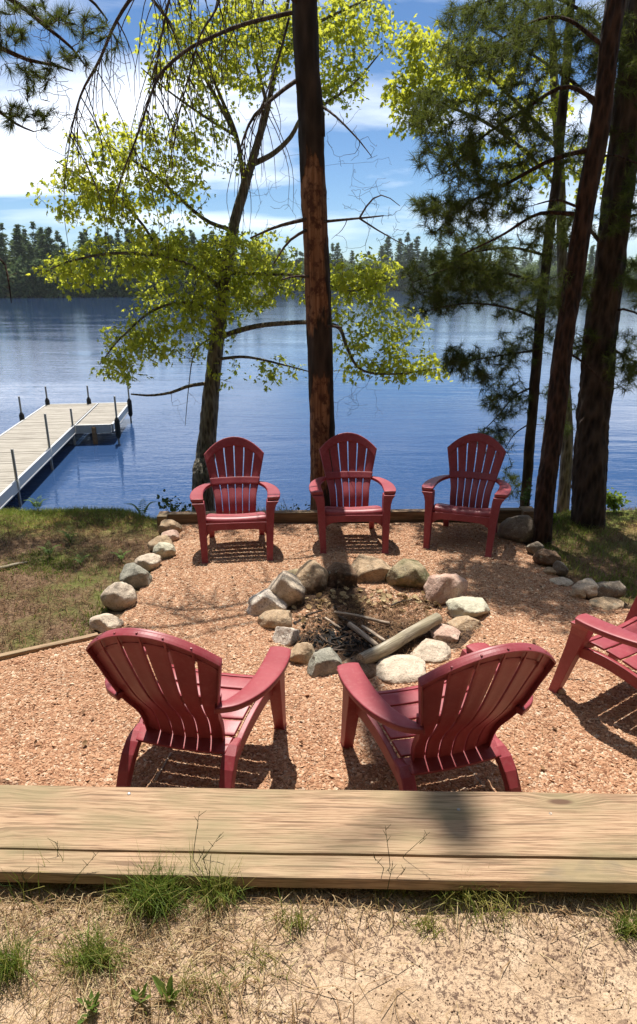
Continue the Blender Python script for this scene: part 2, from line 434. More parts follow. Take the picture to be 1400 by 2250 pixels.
def m_ground():
    n = NT('ground_soil'); v = n.coord('World')
    p = n.n('ShaderNodeSeparateXYZ'); n.l(n.n('ShaderNodeNewGeometry').outputs['Position'], p.inputs[0])
    # foreground sand with dark litter specks
    sand = n.ramp(n.noise(v, 9, 6, .7), [(.3, (.39, .265, .165)), (.5, (.51, .36, .235)), (.7, (.60, .45, .31))])
    s1 = n.mask(n.noise(v, 75, 5, .8, .8), .51, .55)
    zone = n.mask(n.noise(v, 3.3, 4, .65, .3), .38, .54)
    sand = n.mix(n.math('MULTIPLY', n.math('MULTIPLY', s1, zone), .85), sand, (.085, .048, .038))
    s2 = n.mask(n.noise(v, 260, 3, .7), .56, .64)
    sand = n.mix(n.math('MULTIPLY', s2, .5), sand, (.16, .10, .07))
    # lawn: needle litter, moss and thin grass
    lit = n.ramp(n.noise(n.coord('World', (1, 1.6, 1)), 26, 6, .7, .5), [(.3, (.06, .036, .022)), (.5, (.15, .092, .055)), (.72, (.30, .215, .13))])
    green = n.ramp(n.noise(v, 40, 5, .7), [(.3, (.045, .06, .016)), (.7, (.15, .165, .04))])
    moss = n.mask(n.noise(v, 1.3, 4, .6), .48, .6)
    lawn = n.mix(n.math('MULTIPLY', moss, .8), lit, green)
    gold = n.mask(n.noise(v, 1.9, 3, .6), .52, .62)
    edge = n.mask(n.math('MULTIPLY', p.outputs[1], .1), .60, .66)
    lawn = n.mix(n.math('MULTIPLY', edge, .75), lawn, n.mix(gold, (.15, .19, .035), (.32, .22, .06)))
    c = n.mix(n.mask(n.math('MULTIPLY', p.outputs[1], .1), .160, .166), sand, lawn)
    bank = n.ramp(n.noise(v, 8, 4, .6), [(.3, (.06, .04, .025)), (.7, (.15, .10, .06))])
    c = n.mix(n.mask(n.math('MULTIPLY', p.outputs[2], -1.0), .32, .5), c, bank)
    far = n.mask(n.math('MULTIPLY', p.outputs[1], .01), .5, .6)
    c = n.mix(far, c, (.05, .055, .025))
    h = n.math('ADD', n.noise(v, 70, 5, .7), n.math('MULTIPLY', n.noise(v, 12, 3), .8))
    return n.end(n.pbr(c, .95, n.bump(h, .7, .02), .1))
M_GROUND = m_ground()

def m_pit():
    n = NT('fire_pit_ash'); v = n.coord('World')
    lit = n.ramp(n.noise(n.coord('World', (1, 1.5, 1)), 45, 6, .75, .6), [(.3, (.02, .013, .010)), (.52, (.075, .045, .03)), (.72, (.20, .13, .085))])
    g = n.n('ShaderNodeNewGeometry').outputs['Position']
    dx = n.n('ShaderNodeVectorMath', operation='DISTANCE'); n.l(g, dx.inputs[0]); dx.inputs[1].default_value = (.18, 3.95, 0)
    ash = n.math('ADD', dx.outputs['Value'], n.math('MULTIPLY', n.noise(v, 7, 4, .7), .5))
    c = n.mix(n.mask(ash, .38, .62), (.016, .014, .012), lit)
    return n.end(n.pbr(c, .95, n.bump(n.noise(v, 60, 5, .7), .9, .02), .1))
M_PIT = m_pit()

def m_water():
    n = NT('lake_water'); v = n.coord('World')
    big = n.noise(n.coord('World', (.10, .22, 1)), 1.0, 3, .55, .4)
    w1 = n.noise(n.coord('World', (.55, 2.0, 1), rot=(0, 0, R(7))), 1.0, 4, .55, .3)
    w2 = n.noise(n.coord('World', (2.4, 6.2, 1), rot=(0, 0, R(-9))), 1.0, 4, .6, .4)
    w3 = n.noise(n.coord('World', (9, 20, 1), rot=(0, 0, R(14))), 1.0, 2, .5)
    amp = n.ramp(big, [(.40, (.12, .12, .12)), (.60, (1, 1, 1))])
    h = n.math('ADD', n.math('MULTIPLY', w1, .07), n.math('MULTIPLY', n.math('ADD', n.math('MULTIPLY', w2, .040), n.math('MULTIPLY', w3, .014)), amp))
    p = n.n('ShaderNodeSeparateXYZ'); n.l(n.n('ShaderNodeNewGeometry').outputs['Position'], p.inputs[0])
    near = n.math('ADD', n.math('MULTIPLY', p.outputs[1], .1), n.math('MULTIPLY', n.noise(v, .7, 3), .25))
    c = n.mix(n.mask(near, .95, 1.25), (.10, .030, .012), (.022, .052, .130))   # tannin brown shallows, dark deep water
    bp = n.n('ShaderNodeBump'); n.l(h, bp.inputs['Height']); bp.inputs['Strength'].default_value = .19; bp.inputs['Distance'].default_value = 1.0
    return n.end(n.pbr(c, .04, bp.outputs[0], .5, IOR=1.333))
M_WATER = m_water()

# ------------------------------------------------------------------ the ground, one sheet out to the horizon
WATER_Z = -0.9
SH_L = (np.array([-900, -300, -130, -82, -45, -30]), np.array([60, 125, 152, 178, 198, 212]))
SH_R = (np.array([-80, -15, 40, 110, 220, 400, 900]), np.array([368, 380, 396, 412, 396, 340, 200]))
def shore(x):
    a = np.interp(x, *SH_L); b = np.interp(x, *SH_R)
    t = sstep(-31, -22, x)
    return a * (1 - t) + b * t
def ground_z(x, y):
    x = np.asarray(x, float); y = np.asarray(y, float)
    low = plane_z(np.clip(y, 1.6, 9)) + .02 * noise2(x, y, 1.3, 3) - .006
    low = low + .05 * sstep(-1.9, -3.2, x) * noise2(x, y, .8, 9)
    mid = sstep(-2.3, -1.7, x) * (1 - sstep(2.5, 3.0, x))
    edge = 7.12 + .12 * noise2(x, y * 0, .9, 5) - .40 * mid
    t = sstep(edge, edge + 2.3, y)
    bank = sstep(edge - .1, edge + .35, y) * .10
    z = low * (1 - t) + (-2.2) * t - bank
    up = .67 + .035 * noise2(x, y, 1.6, 21) + .012 * noise2(x, y, 7, 22) + .022 * sstep(1.15, 1.40, y)
    u = sstep(1.60, 1.64, y)
    z = up * (1 - u) + z * u
    zf = np.clip((y - shore(x)) * .12, -2.2, 5) - 1.0 + .0
    return np.where(y > 30, np.maximum(z, zf), z)
def ramp_lines(a, b, n): return np.geomspace(a, b, n)
xs = np.unique(np.concatenate([np.arange(-6, 6.01, .1), ramp_lines(6, 60, 22), -ramp_lines(6, 60, 22), np.arange(60, 220, 6), -np.arange(60, 220, 6), ramp_lines(220, 1500, 8), -ramp_lines(220, 1500, 8), np.arange(-44, -10, 3)]))
ys = np.unique(np.concatenate([[-60, -25, -10, -4, -1, 0, .4], np.arange(.7, 1.6, .045), [1.60, 1.62, 1.64], np.arange(1.7, 10.5, .1), ramp_lines(10.5, 140, 24), np.arange(146, 440, 6), ramp_lines(440, 1800, 10)]))
X, Y = np.meshgrid(xs, ys, indexing='ij')
Z = ground_z(X, Y)
def grid_faces(nu, nv):
    i = np.arange(nu - 1)[:, None] * nv; j = np.arange(nv - 1)[None]; a = (i + j).ravel()
    return np.stack([a, a + nv, a + nv + 1, a + 1], -1)
g = place('ground', mesh_of('ground', np.stack([X, Y, Z], -1).reshape(-1, 3), [grid_faces(len(xs), len(ys))], None, True), M_GROUND)
tag(g, 'sandy lakeside ground with thin lawn and needle litter', 'ground', kind='structure')

wx = np.concatenate([-ramp_lines(1500, 20, 14), np.linspace(-15, 15, 13), ramp_lines(20, 1500, 14)])
wy = np.concatenate([[7.0, 8, 9, 10, 12, 15, 20], ramp_lines(30, 1500, 20)])
X, Y = np.meshgrid(wx, wy, indexing='ij')
w = place('lake', mesh_of('lake', np.stack([X, Y, X * 0 + WATER_Z], -1).reshape(-1, 3), [grid_faces(len(wx), len(wy))], None, True), M_WATER)
tag(w, 'rippled blue lake reflecting the sky', 'lake', kind='structure')

# gravel patio: a sheet a little above the ground, its chips as real stones
PIT_C, PIT_R = np.array((.39, 4.17)), .70
def left_edge(y):
    return np.interp(y, [1.7, 3.0, 3.66, 3.98, 4.15, 5.2, 6.2, 6.42], [-4.2, -3.2, -2.06, -1.50, -1.46, -1.44, -1.42, -1.60])
def right_edge(y):
    return np.interp(y, [1.7, 3.6, 4.3, 4.6, 5.2, 5.6, 6.0, 6.55], [4.5, 3.2, 2.5, 2.08, 2.0, 1.96, 1.98, 2.25])
yy = np.arange(1.66, 6.56, .07); uu = np.linspace(0, 1, 60)
le, re = left_edge(yy), right_edge(yy)
GX = le[None] + (re - le)[None] * uu[:, None]; GY = np.repeat(yy[None], 60, 0) + 0 * GX
GX = GX + .05 * noise2(GX, GY, 2.5, 41) * (np.abs(uu - .5) > .45)[:, None]
def gravel_z(x, y):
    x = np.asarray(x, float); y = np.asarray(y, float)
    u = (x - left_edge(y)) / (right_edge(y) - left_edge(y)); rim = np.minimum(u, 1 - u)
    return plane_z(y) + .022 * sstep(0, .05, rim) + .014 * noise2(x, y, 1.7, 31) + .006
GZ = gravel_z(GX, GY)
o = place('gravel_patio', mesh_of('gravel_patio', np.stack([GX, GY, GZ], -1).reshape(-1, 3), [grid_faces(60, len(yy))], None, True), M_GRAVEL)
tag(o, 'reddish crushed gravel patio around the fire ring', 'patio', kind='structure')

def inst(mb, T, F, pos, Rm, s, tint):                 # many copies of a small template, as one mesh
    N = len(pos); k = len(T)
    T = np.asarray(T, float)
    S = np.asarray(s, float)
    if S.ndim == 1: S = S[:, None]
    V = pos[:, None] + np.einsum('nij,nkj->nki', Rm, T[None] * S[:, None, :] if S.shape[1] == 3 else T[None] * S[:, None])
    Fs = (np.asarray(F)[None] + (np.arange(N) * k)[:, None, None]).reshape(-1, len(F[0]))
    mb.add(V.reshape(-1, 3), Fs, np.repeat(tint, k))
def basis(d, up=None):                                # rotation with local y along d
    d = nrm(d); N = len(d)
    u = rng.normal(size=(N, 3)) if up is None else up
    x = nrm(np.cross(d, u)); z = np.cross(x, d)
    return np.stack([x, d, z], -1)
OCT = np.array([(1, 0, 0), (-.9, .1, .05), (.1, 1, 0), (-.1, -.95, .05), (.1, .05, .8), (-.05, 0, -.8)])
OCTF = np.array([[0, 2, 4], [2, 1, 4], [1, 3, 4], [3, 0, 4], [2, 0, 5], [1, 2, 5], [3, 1, 5], [0, 3, 5]])
def sample_patio(n, y0=1.9, y1=6.5, bias=1.0):
    y = y0 + (y1 - y0) * rng.random(n) ** bias; x = -2.7 + 6.2 * rng.random(n)
    k = (x > left_edge(y) + .02) & (x < right_edge(y) - .02) & (np.hypot(x - PIT_C[0], (y - PIT_C[1]) * 1.05) > PIT_R * .98) & (np.abs(x) < .52 * y + .35)
    return x[k], y[k]
mb = MB()
x, y = sample_patio(200000, 2.0, 6.45, 1.15)
N = len(x); sz = .0040 + .0055 * rng.random(N) ** 2.2; big = rng.random(N) < .015; sz = np.where(big, sz * 2.0, sz)
pos = np.stack([x, y, gravel_z(x, y) + sz * .25], -1)
th = rng.random(N) * 6.283; tl = rng.normal(0, .35, (N, 2))
d = np.stack([np.cos(th), np.sin(th), tl[:, 0]], -1); up = np.stack([tl[:, 1], tl[:, 0], np.ones(N)], -1)
inst(mb, OCT, OCTF, pos, basis(d, up), np.stack([sz * (.7 + .5 * rng.random(N)), sz * (1 + .7 * rng.random(N)), sz * (.35 + .4 * rng.random(N))], -1), np.clip(rng.normal(.52, .2, N) + .14 * noise2(x, y, 1.5, 55), 0, 1))
o = mb.build('gravel', M_CHIPS, kind='stuff'); tag(o, 'loose reddish tan gravel chips covering the patio', 'gravel')
print('chips', N)

# ------------------------------------------------------------------ foreground retaining wall: planks on stacked timbers
BT = .77
wall = empty('plank_capped_wall', (0, 1.5, 0), R(-1.2))
tag(wall, 'wide weathered plank cap on a low timber wall in the foreground', 'wall')
def plank_mesh(name, x0, x1, y0, y1, z0, z1, mat, parent, bev=.006, seg=48):
    mb = MB(); xs_ = np.linspace(x0, x1, seg)
    S = []
    for a in xs_:
        j = .0012 * math.sin(a * 2.1 + y0 * 9) + .0005 * math.sin(a * 13)
        S.append([(a, y0 + j, z0), (a, y1 + j * .6, z0), (a, y1 + j * .6, z1 + j), (a, y0 + j, z1 + j * .8)])
    loft(mb, S); return mb.build(name, mat, parent, bevel=bev)
plank_mesh('plank', -3.4, 3.4, -.0655, .1825, BT - .04, BT, M_PLANK, wall)
plank_mesh('plank', -3.4, 3.4, -.146, -.0695, BT - .041, BT - .001, M_PLANK, wall)
for k, (z0, z1) in enumerate(((.585, .7285), (.44, .582), (.295, .437), (.15, .292), (.005, .147), (-.14, .002))):
    plank_mesh('timber', -3.4, 3.4, -.115 + .004 * (k % 2), .135 + .005 * (k % 2), z0, z1, M_TIMBER, wall, .008, 12)
for (px, py) in ((279, 1750), (1005, 1774), (1205, 1780)):
    q = flat(px, py, BT); mb = MB(); a = np.arange(8) / 8 * 6.283; r = .0055
    S = [[(r * k * math.cos(t) + q[0], r * k * math.sin(t) + q[1] - 1.5, BT + h) for t in a] for k, h in ((1, -.004), (1, .0006), (.7, .0016), (.3, .0008))]
    loft(mb, S); mb.build('screw', M_SCREW if px < 300 else M_STEEL, wall)

# back timber edging and the short edging on the left
def timber_beam(name, a, b, w, z0, z1, label, blocks=(), cat='timber'):
    a = np.array(a, float); b = np.array(b, float); L = np.linalg.norm(b - a); ang = math.atan2(b[1] - a[1], b[0] - a[0])
    e = empty(name, (a[0], a[1], 0), ang); tag(e, label, cat)
    plank_mesh('beam', 0, L, -w / 2, w / 2, z0, z1, M_TIMBER if cat == 'timber' else M_PLANK, e, .008, 20)
    for (t, bw, h) in blocks: plank_mesh('end_block', t * L - .001 - bw / 2, t * L + bw / 2, -w * 1.4, w / 2 + .006, z0 - .01, z1 + h, M_TIMBER, e, .008, 4)
    return e
timber_beam('edging_timber', (-1.66, 6.50), (2.27, 6.64), .09, -.16, .025, 'long brown timber beam edging the patio behind the three far chairs', ((.012, .10, .006), (.985, .14, .012)))
timber_beam('edging_board', (-3.3, 3.05), (-1.50, 3.98), .045, -.06, .030, 'short pale edging board between lawn and gravel on the left', (), 'board')

# ------------------------------------------------------------------ adirondack chairs
PROF = np.array([(.410, .215), (.405, .25), (.410, .30), (.424, .36), (.453, .42), (.500, .48), (.548, .545), (.592, .62), (.630, .70), (.668, .79), (.704, .88), (.736, .962), (.750, 1.0)])
WZ = ([.2, .45, .55, .70, .815, 1.0], [.178, .196, .222, .258, .286, .300])
DEPTH_DISH = .045
def back_pt(u, z):
    u = np.asarray(u, float); z = np.asarray(z, float)
    y = np.interp(z, PROF[:, 1], PROF[:, 0])
    d = DEPTH_DISH * (.35 + .65 * sstep(.4, .75, z))
    return np.stack([u * np.interp(z, *WZ), y - d * u * u, z], -1)
def ztop(u): return .815 + .147 * (1 - np.abs(u) ** 2.0)
def smooth_prof():
    global PROF
    PROF = catmull(PROF, 60)
smooth_prof()
SEAT = catmull([(-.032, .330), (-.030, .358), (-.008, .380), (.04, .386), (.12, .374), (.22, .350), (.32, .320), (.41, .290), (.47, .268)], 90)
def make_chair():
    root = empty('adirondack_chair'); C = M_CHAIR
    for i in range(6):                                                    # back slats
        u0, u1 = -1 + i / 3 + .022 * (i > 0), -1 + (i + 1) / 3 - .022 * (i < 5)
        us = np.linspace(u0, u1, 5); P = np.zeros((5, 26, 3))
        for a, u in enumerate(us):
            zz = np.linspace(.222, ztop(u) - .06, 26); P[a] = back_pt(np.full(26, u), zz)
            P[a, :, 1] += .004 * (abs(a - 2) / 2) ** 2                     # each slat is slightly crowned
        mb = MB(); sheet(mb, P, -.011); mb.build('back_slat', C, root, True, .003)
    us = np.linspace(-1, 1, 41); P = np.zeros((41, 7, 3))
    for a, u in enumerate(us): P[a] = back_pt(np.full(7, u), np.linspace(ztop(u) - .082, ztop(u), 7)) + np.array((0, -.0025, 0))
    mb = MB(); sheet(mb, P, -.017); cr = mb.build('back_crown', C, root, True, .003)
    for i in range(5):                                                    # moulded joints across the crown
        u = -1 + (i + 1) / 3; zz = np.linspace(ztop(u) - .08, ztop(u) + .002, 6)
        P = np.stack([back_pt(np.full(6, u - .013), zz), back_pt(np.full(6, u + .013), zz)]) + np.array((0, .0135, 0))
        mb = MB(); sheet(mb, P, -.005); mb.build('joint', C, cr, False)
    P = np.stack([back_pt(np.full(5, u), np.linspace(.538, .598, 5)) for u in np.linspace(-1.03, 1.03, 25)]) + np.array((0, -.0025, 0))
    mb = MB(); sheet(mb, P, -.019); mb.build('back_rail', C, root, True, .003)
    P = np.stack([back_pt(np.full(4, u), np.linspace(.215, .262, 4)) for u in np.linspace(-1.02, 1.02, 15)]) + np.array((0, .0105, 0))
    mb = MB(); sheet(mb, P, -.012); mb.build('lower_rail', C, root, True, .003)
    # rim folded backwards along both sides and over the arch
    pts = [back_pt(-1.0, z) for z in np.linspace(.222, .815, 26)] + [back_pt(u, ztop(u)) for u in np.linspace(-1, 1, 41)[1:-1]] + [back_pt(1.0, z) for z in np.linspace(.815, .222, 26)]
    pts = np.array(pts); dv = nrm(np.array([(0, .90, -.43)]))[0]
    out = nrm(pts - np.array((0, .6, .55))) * np.array((1, .2, 1))
    P = np.stack([pts + out * .002 + dv * (-.004), pts + out * .003 + dv * .011, pts + out * .002 + dv * .024], 1)
    mb = MB(); sheet(mb, P, .007); mb.build('back_rim', C, root, False, .0025)
    # seat slats
    n = len(SEAT); cuts = np.linspace(0, n - 1, 7).round().astype(int)
    L = np.concatenate([[0], np.cumsum(np.linalg.norm(np.diff(SEAT, axis=0), axis=1))])
    b = np.linspace(.0, L[-1], 7)
    for i in range(6):
        s = np.linspace(b[i] + (.005 if i else 0), b[i + 1] - .005, 9 if i == 0 else 6)
        yy_ = np.interp(s, L, SEAT[:, 0]); zz_ = np.interp(s, L, SEAT[:, 1]); hw = np.interp(yy_, [-.03, .05, .47], [.262, .262, .212])
        P = np.zeros((7, len(s), 3))
        for a, u in enumerate(np.linspace(-1, 1, 7)): P[a] = np.stack([u * hw, yy_, zz_ - .012 * (1 - u * u)], -1)
        mb = MB(); sheet(mb, P, .014); mb.build('seat_slat', C, root, True, .0035)
    # apron with arched lower edge
    P = np.zeros((21, 4, 3))
    for a, u in enumerate(np.linspace(-1, 1, 21)):
        lo = .272 - .075 * abs(u) ** 7; P[a] = np.stack([np.full(4, u * .275), np.linspace(-.040, -.030, 4) - .02 * (.33 - np.linspace(lo, .332, 4)), np.linspace(lo, .332, 4)], -1)
    mb = MB(); sheet(mb, P, -.016); mb.build('apron', C, root, False, .003)
    for s in (-1, 1):
        # front leg: foot well forward of the arm, flaring under it
        S = []
        for z, cx, hx, cy, hy in ((.0, .284, .030, -.140, .030), (.012, .284, .030, -.137, .029), (.016, .284, .026, -.136, .026), (.10, .287, .028, -.108, .030), (.22, .292, .031, -.072, .034), (.34, .297, .034, -.034, .040), (.43, .303, .036, -.006, .046), (.48, .312, .042, .012, .050), (.515, .328, .052, .024, .054)):
            S.append([(s * (cx - hx), cy - hy, z), (s * (cx + hx), cy - hy, z), (s * (cx + hx), cy + hy, z), (s * (cx - hx), cy + hy, z)][::s])
        mb = MB(); loft(mb, S); mb.build('front_leg', C, root, False, .007)
        # arm: a paddle that curves in to the back
        inn = catmull([(.278, -.004), (.283, .06), (.288, .16), (.288, .28), (.272, .40), (.238, .49), (.205, .535)], 26)
        out = catmull([(.385, -.004), (.399, .06), (.405, .16), (.398, .27), (.368, .40), (.305, .515), (.222, .575)], 26)
        P = np.zeros((7, 26, 3))
        for a, u in enumerate(np.linspace(0, 1, 7)):
            q = inn * (1 - u) + out * u
            P[a, :, 0] = s * q[:, 0]; P[a, :, 1] = q[:, 1] - .008 * (1 - (2 * u - 1) ** 2) * np.linspace(1, 0, 26)
            P[a, :, 2] = .552 - .004 * (2 * u - 1) ** 2 + .010 * np.linspace(0, 1, 26) ** 2
        if s < 0: P = P[::-1]
        mb = MB(); sheet(mb, P, .032); mb.build('arm', C, root, True, .007)
        # side rail under the seat
        rl = catmull([(.275, -.01, .315), (.268, .10, .318), (.255, .22, .296), (.244, .33, .262), (.236, .42, .225)], 14)
        S = [[(s * (q[0] - .014), q[1], q[2] - .036), (s * (q[0] + .014), q[1], q[2] - .036), (s * (q[0] + .014), q[1], q[2] + .030), (s * (q[0] - .014), q[1], q[2] + .030)][::s] for q in rl]
        mb = MB(); loft(mb, S); mb.build('side_rail', C, root, False, .004)
        # rear leg
        S = []
        for z, cx, hx, cy, hy in ((0, .245, .026, .585, .022), (.08, .242, .027, .556, .024), (.16, .238, .029, .520, .028), (.22, .234, .031, .478, .034), (.262, .230, .031, .430, .040), (.285, .226, .028, .395, .030)):
            S.append([(s * (cx - hx), cy - hy, z), (s * (cx + hx), cy - hy, z), (s * (cx + hx), cy + hy, z), (s * (cx - hx), cy + hy, z)][::s])
        mb = MB(); loft(mb, S); mb.build('rear_leg', C, root, False, .006)
    return root
chair0 = make_chair()
fc = (patio(709, 1222) + patio(847, 1220)) / 2
CH = [(-.731, 5.509, 7.2, 'red adirondack chair at the far side, leftmost of the three facing the camera'),
      (fc[0] - .004, fc[1] + .145, 2.5, 'red adirondack chair directly in front of the bare pine trunk'),
      (1.324, 5.753, -21.9, 'red adirondack chair facing the camera beside the big grey boulder, rightmost of the far three'),
      (-.509, 2.865, 167.0, 'red adirondack chair seen from behind, left of the two nearest the plank wall'),
      (.454, 2.730, 197.0, 'red adirondack chair seen from behind, right of the two nearest the plank wall'),
      (1.682, 3.336, 215.0, 'red adirondack chair cut off by the right edge, facing the fire ring')]
for i, (x, y, a, lab) in enumerate(CH):
    o = chair0 if i == 0 else copy_tree(chair0)
    o.location = (x, y, plane_z(y) + .022); o.rotation_euler = (Matrix.Rotation(-math.atan(SL), 4, 'X') @ Matrix.Rotation(R(a), 4, 'Z')).to_euler()
    tag(o, lab, 'chair', 'red adirondack chairs around the fire ring')

# ------------------------------------------------------------------ stones
bm = bmesh.new(); bmesh.ops.create_icosphere(bm, subdivisions=4, radius=1)
ICO_V = np.array([v.co[:] for v in bm.verts]); ICO_F = np.array([[v.index for v in f.verts] for f in bm.faces]); bm.free()
def rock_mesh(name, a, b, c, seed, ang=.5, cuts=11):
    r = np.random.default_rng(seed); V = ICO_V.copy()
    V *= (1 + .26 * noise3(V * 1.15 + seed * 3.1, seed))[:, None]
    for k in range(cuts):
        n = nrm(r.normal(size=3)); n[2] = abs(n[2]) if k % 2 else n[2]; d = .84 - .34 * ang + .26 * r.random()
        e = V @ n - d; V = V - np.clip(e, 0, None)[:, None] * n * (.5 + .5 * ang ** .5)
    V *= (1 + .06 * noise3(V * 3.3 + seed, seed + 5) - .05 * np.clip(noise3(V * 5 + seed, seed + 3) - .25, 0, 1) + .035 * noise3(V * 8 + seed, seed + 9) + .018 * noise3(V * 17, seed + 2))[:, None]
    lo, hi = V.min(0), V.max(0); V = (V - (lo + hi) / 2) / ((hi - lo) / 2) * np.array((a, b, c))
    return mesh_of(name, V, [ICO_F], None, True)
def stone(px, py, w, h, mat, label, seed, group, ang=.5, rz=0.0, depth=.8, name='stone', tilt=0.0, sink=.25):
    c = patio(px, py + .22 * h); dist = math.hypot(c[1] * math.cos(PITCH) + (CAM_H - c[2]) * math.sin(PITCH), 0)
    m = dist / FPX; W = w * m; dep = math.atan2(CAM_H - c[2], c[1]); D = W * depth
    Hh = max((h * m - .55 * D * math.sin(dep)) / math.cos(dep), .3 * W * .5)
    hz = Hh * (1 + sink)
    o = place(name, rock_mesh(name, W / 2, D / 2, hz / 2, seed, ang), ROCK[mat])
    o.location = (c[0], c[1], float(gravel_z(c[0], c[1])) + Hh - hz / 2); o.rotation_euler = (0, R(tilt), R(rz))
    return tag(o, label, 'stone', group)
G1 = 'stones ringing the fire pit'
RING = [
    (738, 1274, 80, 66, 'brown', 'dark brown blocky stone at the back left of the fire ring', 0.90, 10),
    (812, 1259, 92, 62, 'tan', 'tan stone with a pale left corner, farthest back in the fire ring', 0.90, -6),
    (897, 1273, 90, 70, 'moss', 'mossy tan stone with a sooty inner face, back right of the fire ring', 0.82, 5),
    (978, 1303, 88, 80, 'pink', 'large pinkish stone with a blackened inner face, right of the fire ring', 0.75, 20),
    (1028, 1341, 84, 54, 'slate', 'smooth pale green slab outside the log end, right of the fire ring', 0.68, 10),
    (1021, 1375, 68, 38, 'tan', 'small pointed tan stone below the pale green slab', 0.98, -12),
    (981, 1399, 58, 38, 'pink', 'small pinkish pale stone with a dark hollow beside the log', 0.90, 0),
    (945, 1434, 82, 46, 'pale', 'low rounded pale stone next to the long white one', 0.52, 20),
    (880, 1472, 102, 50, 'pale', 'long pale rounded stone at the near right of the fire ring', 0.41, 12),
    (784, 1468, 84, 42, 'brown', 'reddish brown wedge shaped stone under the near end of the log', 0.98, -20),
    (713, 1462, 70, 58, 'green', 'grey cracked stone at the near edge of the fire ring', 0.90, 10),
    (663, 1441, 58, 52, 'tan', 'tan rounded stone beside the grey cracked one', 0.60, 30),
    (630, 1405, 52, 46, 'white', 'small whitish stone at the left of the fire ring', 0.90, 12),
    (604, 1366, 66, 46, 'tan', 'low tan stone below the speckled one, left of the fire ring', 0.60, 0),
    (588, 1335, 74, 62, 'white', 'speckled white stone at the far left of the fire ring', 0.68, -25),
    (629, 1312, 76, 86, 'pale', 'tall pale stone with a dark inner face, left of the fire ring', 0.94, 10),
    (682, 1283, 78, 74, 'tan', 'round grey tan stone at the back left of the fire ring', 0.56, 0),
    (646, 1270, 44, 26, 'moss', 'small yellowish stone peeking out behind the tall pale one', 0.68, 0)]
for k, (px, py, w_, h_, m_, lab, ang, rz) in enumerate(RING):
    stone(px, py, w_ * (1.18 if 3 < k < 15 else 1.12), h_ * .98, m_, lab, 100 + k * 7, G1, ang, rz, .9, sink=.5)
G2 = 'stones edging the left of the patio'
LEFT = [
    (375, 1162, 50, 34, 'tan', 'rounded grey tan stone against the end of the back timber', .4),
    (374, 1181, 42, 26, 'pink', 'small pinkish stone just below the one at the timber end', .4),
    (355, 1199, 62, 42, 'tan', 'brownish stone partly hidden behind a grey green one, left patio edge', .5),
    (362, 1217, 52, 42, 'slate', 'grey green egg shaped stone on the left patio edge', .4),
    (327, 1240, 58, 38, 'pale', 'pale cream stone between two greenish ones, left patio edge', .3),
    (300, 1273, 74, 54, 'green', 'dark grey green faceted stone on the left patio edge', .95),
    (267, 1317, 74, 60, 'pale', 'large pale round stone, nearest upright one on the left edge', .2),
    (236, 1372, 72, 44, 'pale', 'flat half buried pale stone near the edging board', .7)]
for k, (px, py, w_, h_, m_, lab, ang) in enumerate(LEFT):
    stone(px, py, w_, h_, m_, lab, 300 + k * 11, G2, ang, 15 * math.sin(k * 2.1), .82)
G3 = 'stones edging the right of the patio'
RIGHT = [
    (1138, 1170, 90, 66, 'grey', 'big smooth dark boulder at the right end of the back timber', .2),
    (1177, 1209, 44, 34, 'grey', 'grey brown stone leaning against the foot of the leaning pine', .5),
    (1199, 1231, 58, 40, 'brown', 'dark brown flat stone below the leaning pine', .6),
    (1230, 1256, 34, 34, 'grey', 'small rounded grey stone in the shaded right edge row', .4),
    (1209, 1258, 34, 18, 'tan', 'little low tan stone beside the small rounded grey one', .5),
    (1233, 1280, 48, 20, 'pale', 'flat pale sliver of stone in the right edge row', .7),
    (1288, 1301, 66, 46, 'pale', 'pale boulder in the cluster behind the right hand chair', .4),
    (1267, 1311, 34, 26, 'tan', 'small round stone in front of the pale boulder on the right', .3),
    (1333, 1304, 72, 48, 'grey', 'dark stone behind the pale boulder on the right', .6),
    (1330, 1330, 80, 20, 'tan', 'flat tan stone in front of the dark one, right edge', .7)]
for k, (px, py, w_, h_, m_, lab, ang) in enumerate(RIGHT):
    stone(px, py, w_, h_, m_, lab, 500 + k * 13, G3, ang, 20 * math.sin(k * 1.7), .85)
stone(1233, 1529, 18, 14, 'pale', 'single egg sized pale pebble at the foot of the right hand chair', 900, G3, .2, 0, .9, 'pebble')

# ------------------------------------------------------------------ fire pit: ash bed, log, sticks, needles
a = np.linspace(0, 6.283, 49)[:-1]; rr = np.linspace(0, 1, 14)
PX = PIT_C[0] + (rr[:, None] * np.cos(a)) * .80; PY = PIT_C[1] + (rr[:, None] * np.sin(a)) * .72
def pit_z(x, y):
    r = np.hypot((np.asarray(x) - PIT_C[0]) / .80, (np.asarray(y) - PIT_C[1]) / .72)
    return plane_z(np.asarray(y)) + .030 + .02 * noise2(x, y, 4, 61) - .004 * (1 - sstep(.5, 1, r)) - .03 * sstep(.85, 1, r)
V = np.stack([PX, PY, pit_z(PX, PY)], -1).reshape(-1, 3); F = []
for i in range(13):
    for j in range(48): F.append([i * 48 + j, (i + 1) * 48 + j, (i + 1) * 48 + (j + 1) % 48, i * 48 + (j + 1) % 48])
o = place('fire_pit_bed', mesh_of('fire_pit_bed', V, [np.array(F)], None, True), M_PIT)
tag(o, 'dark ash and needle bed inside the stone ring', 'fire pit')
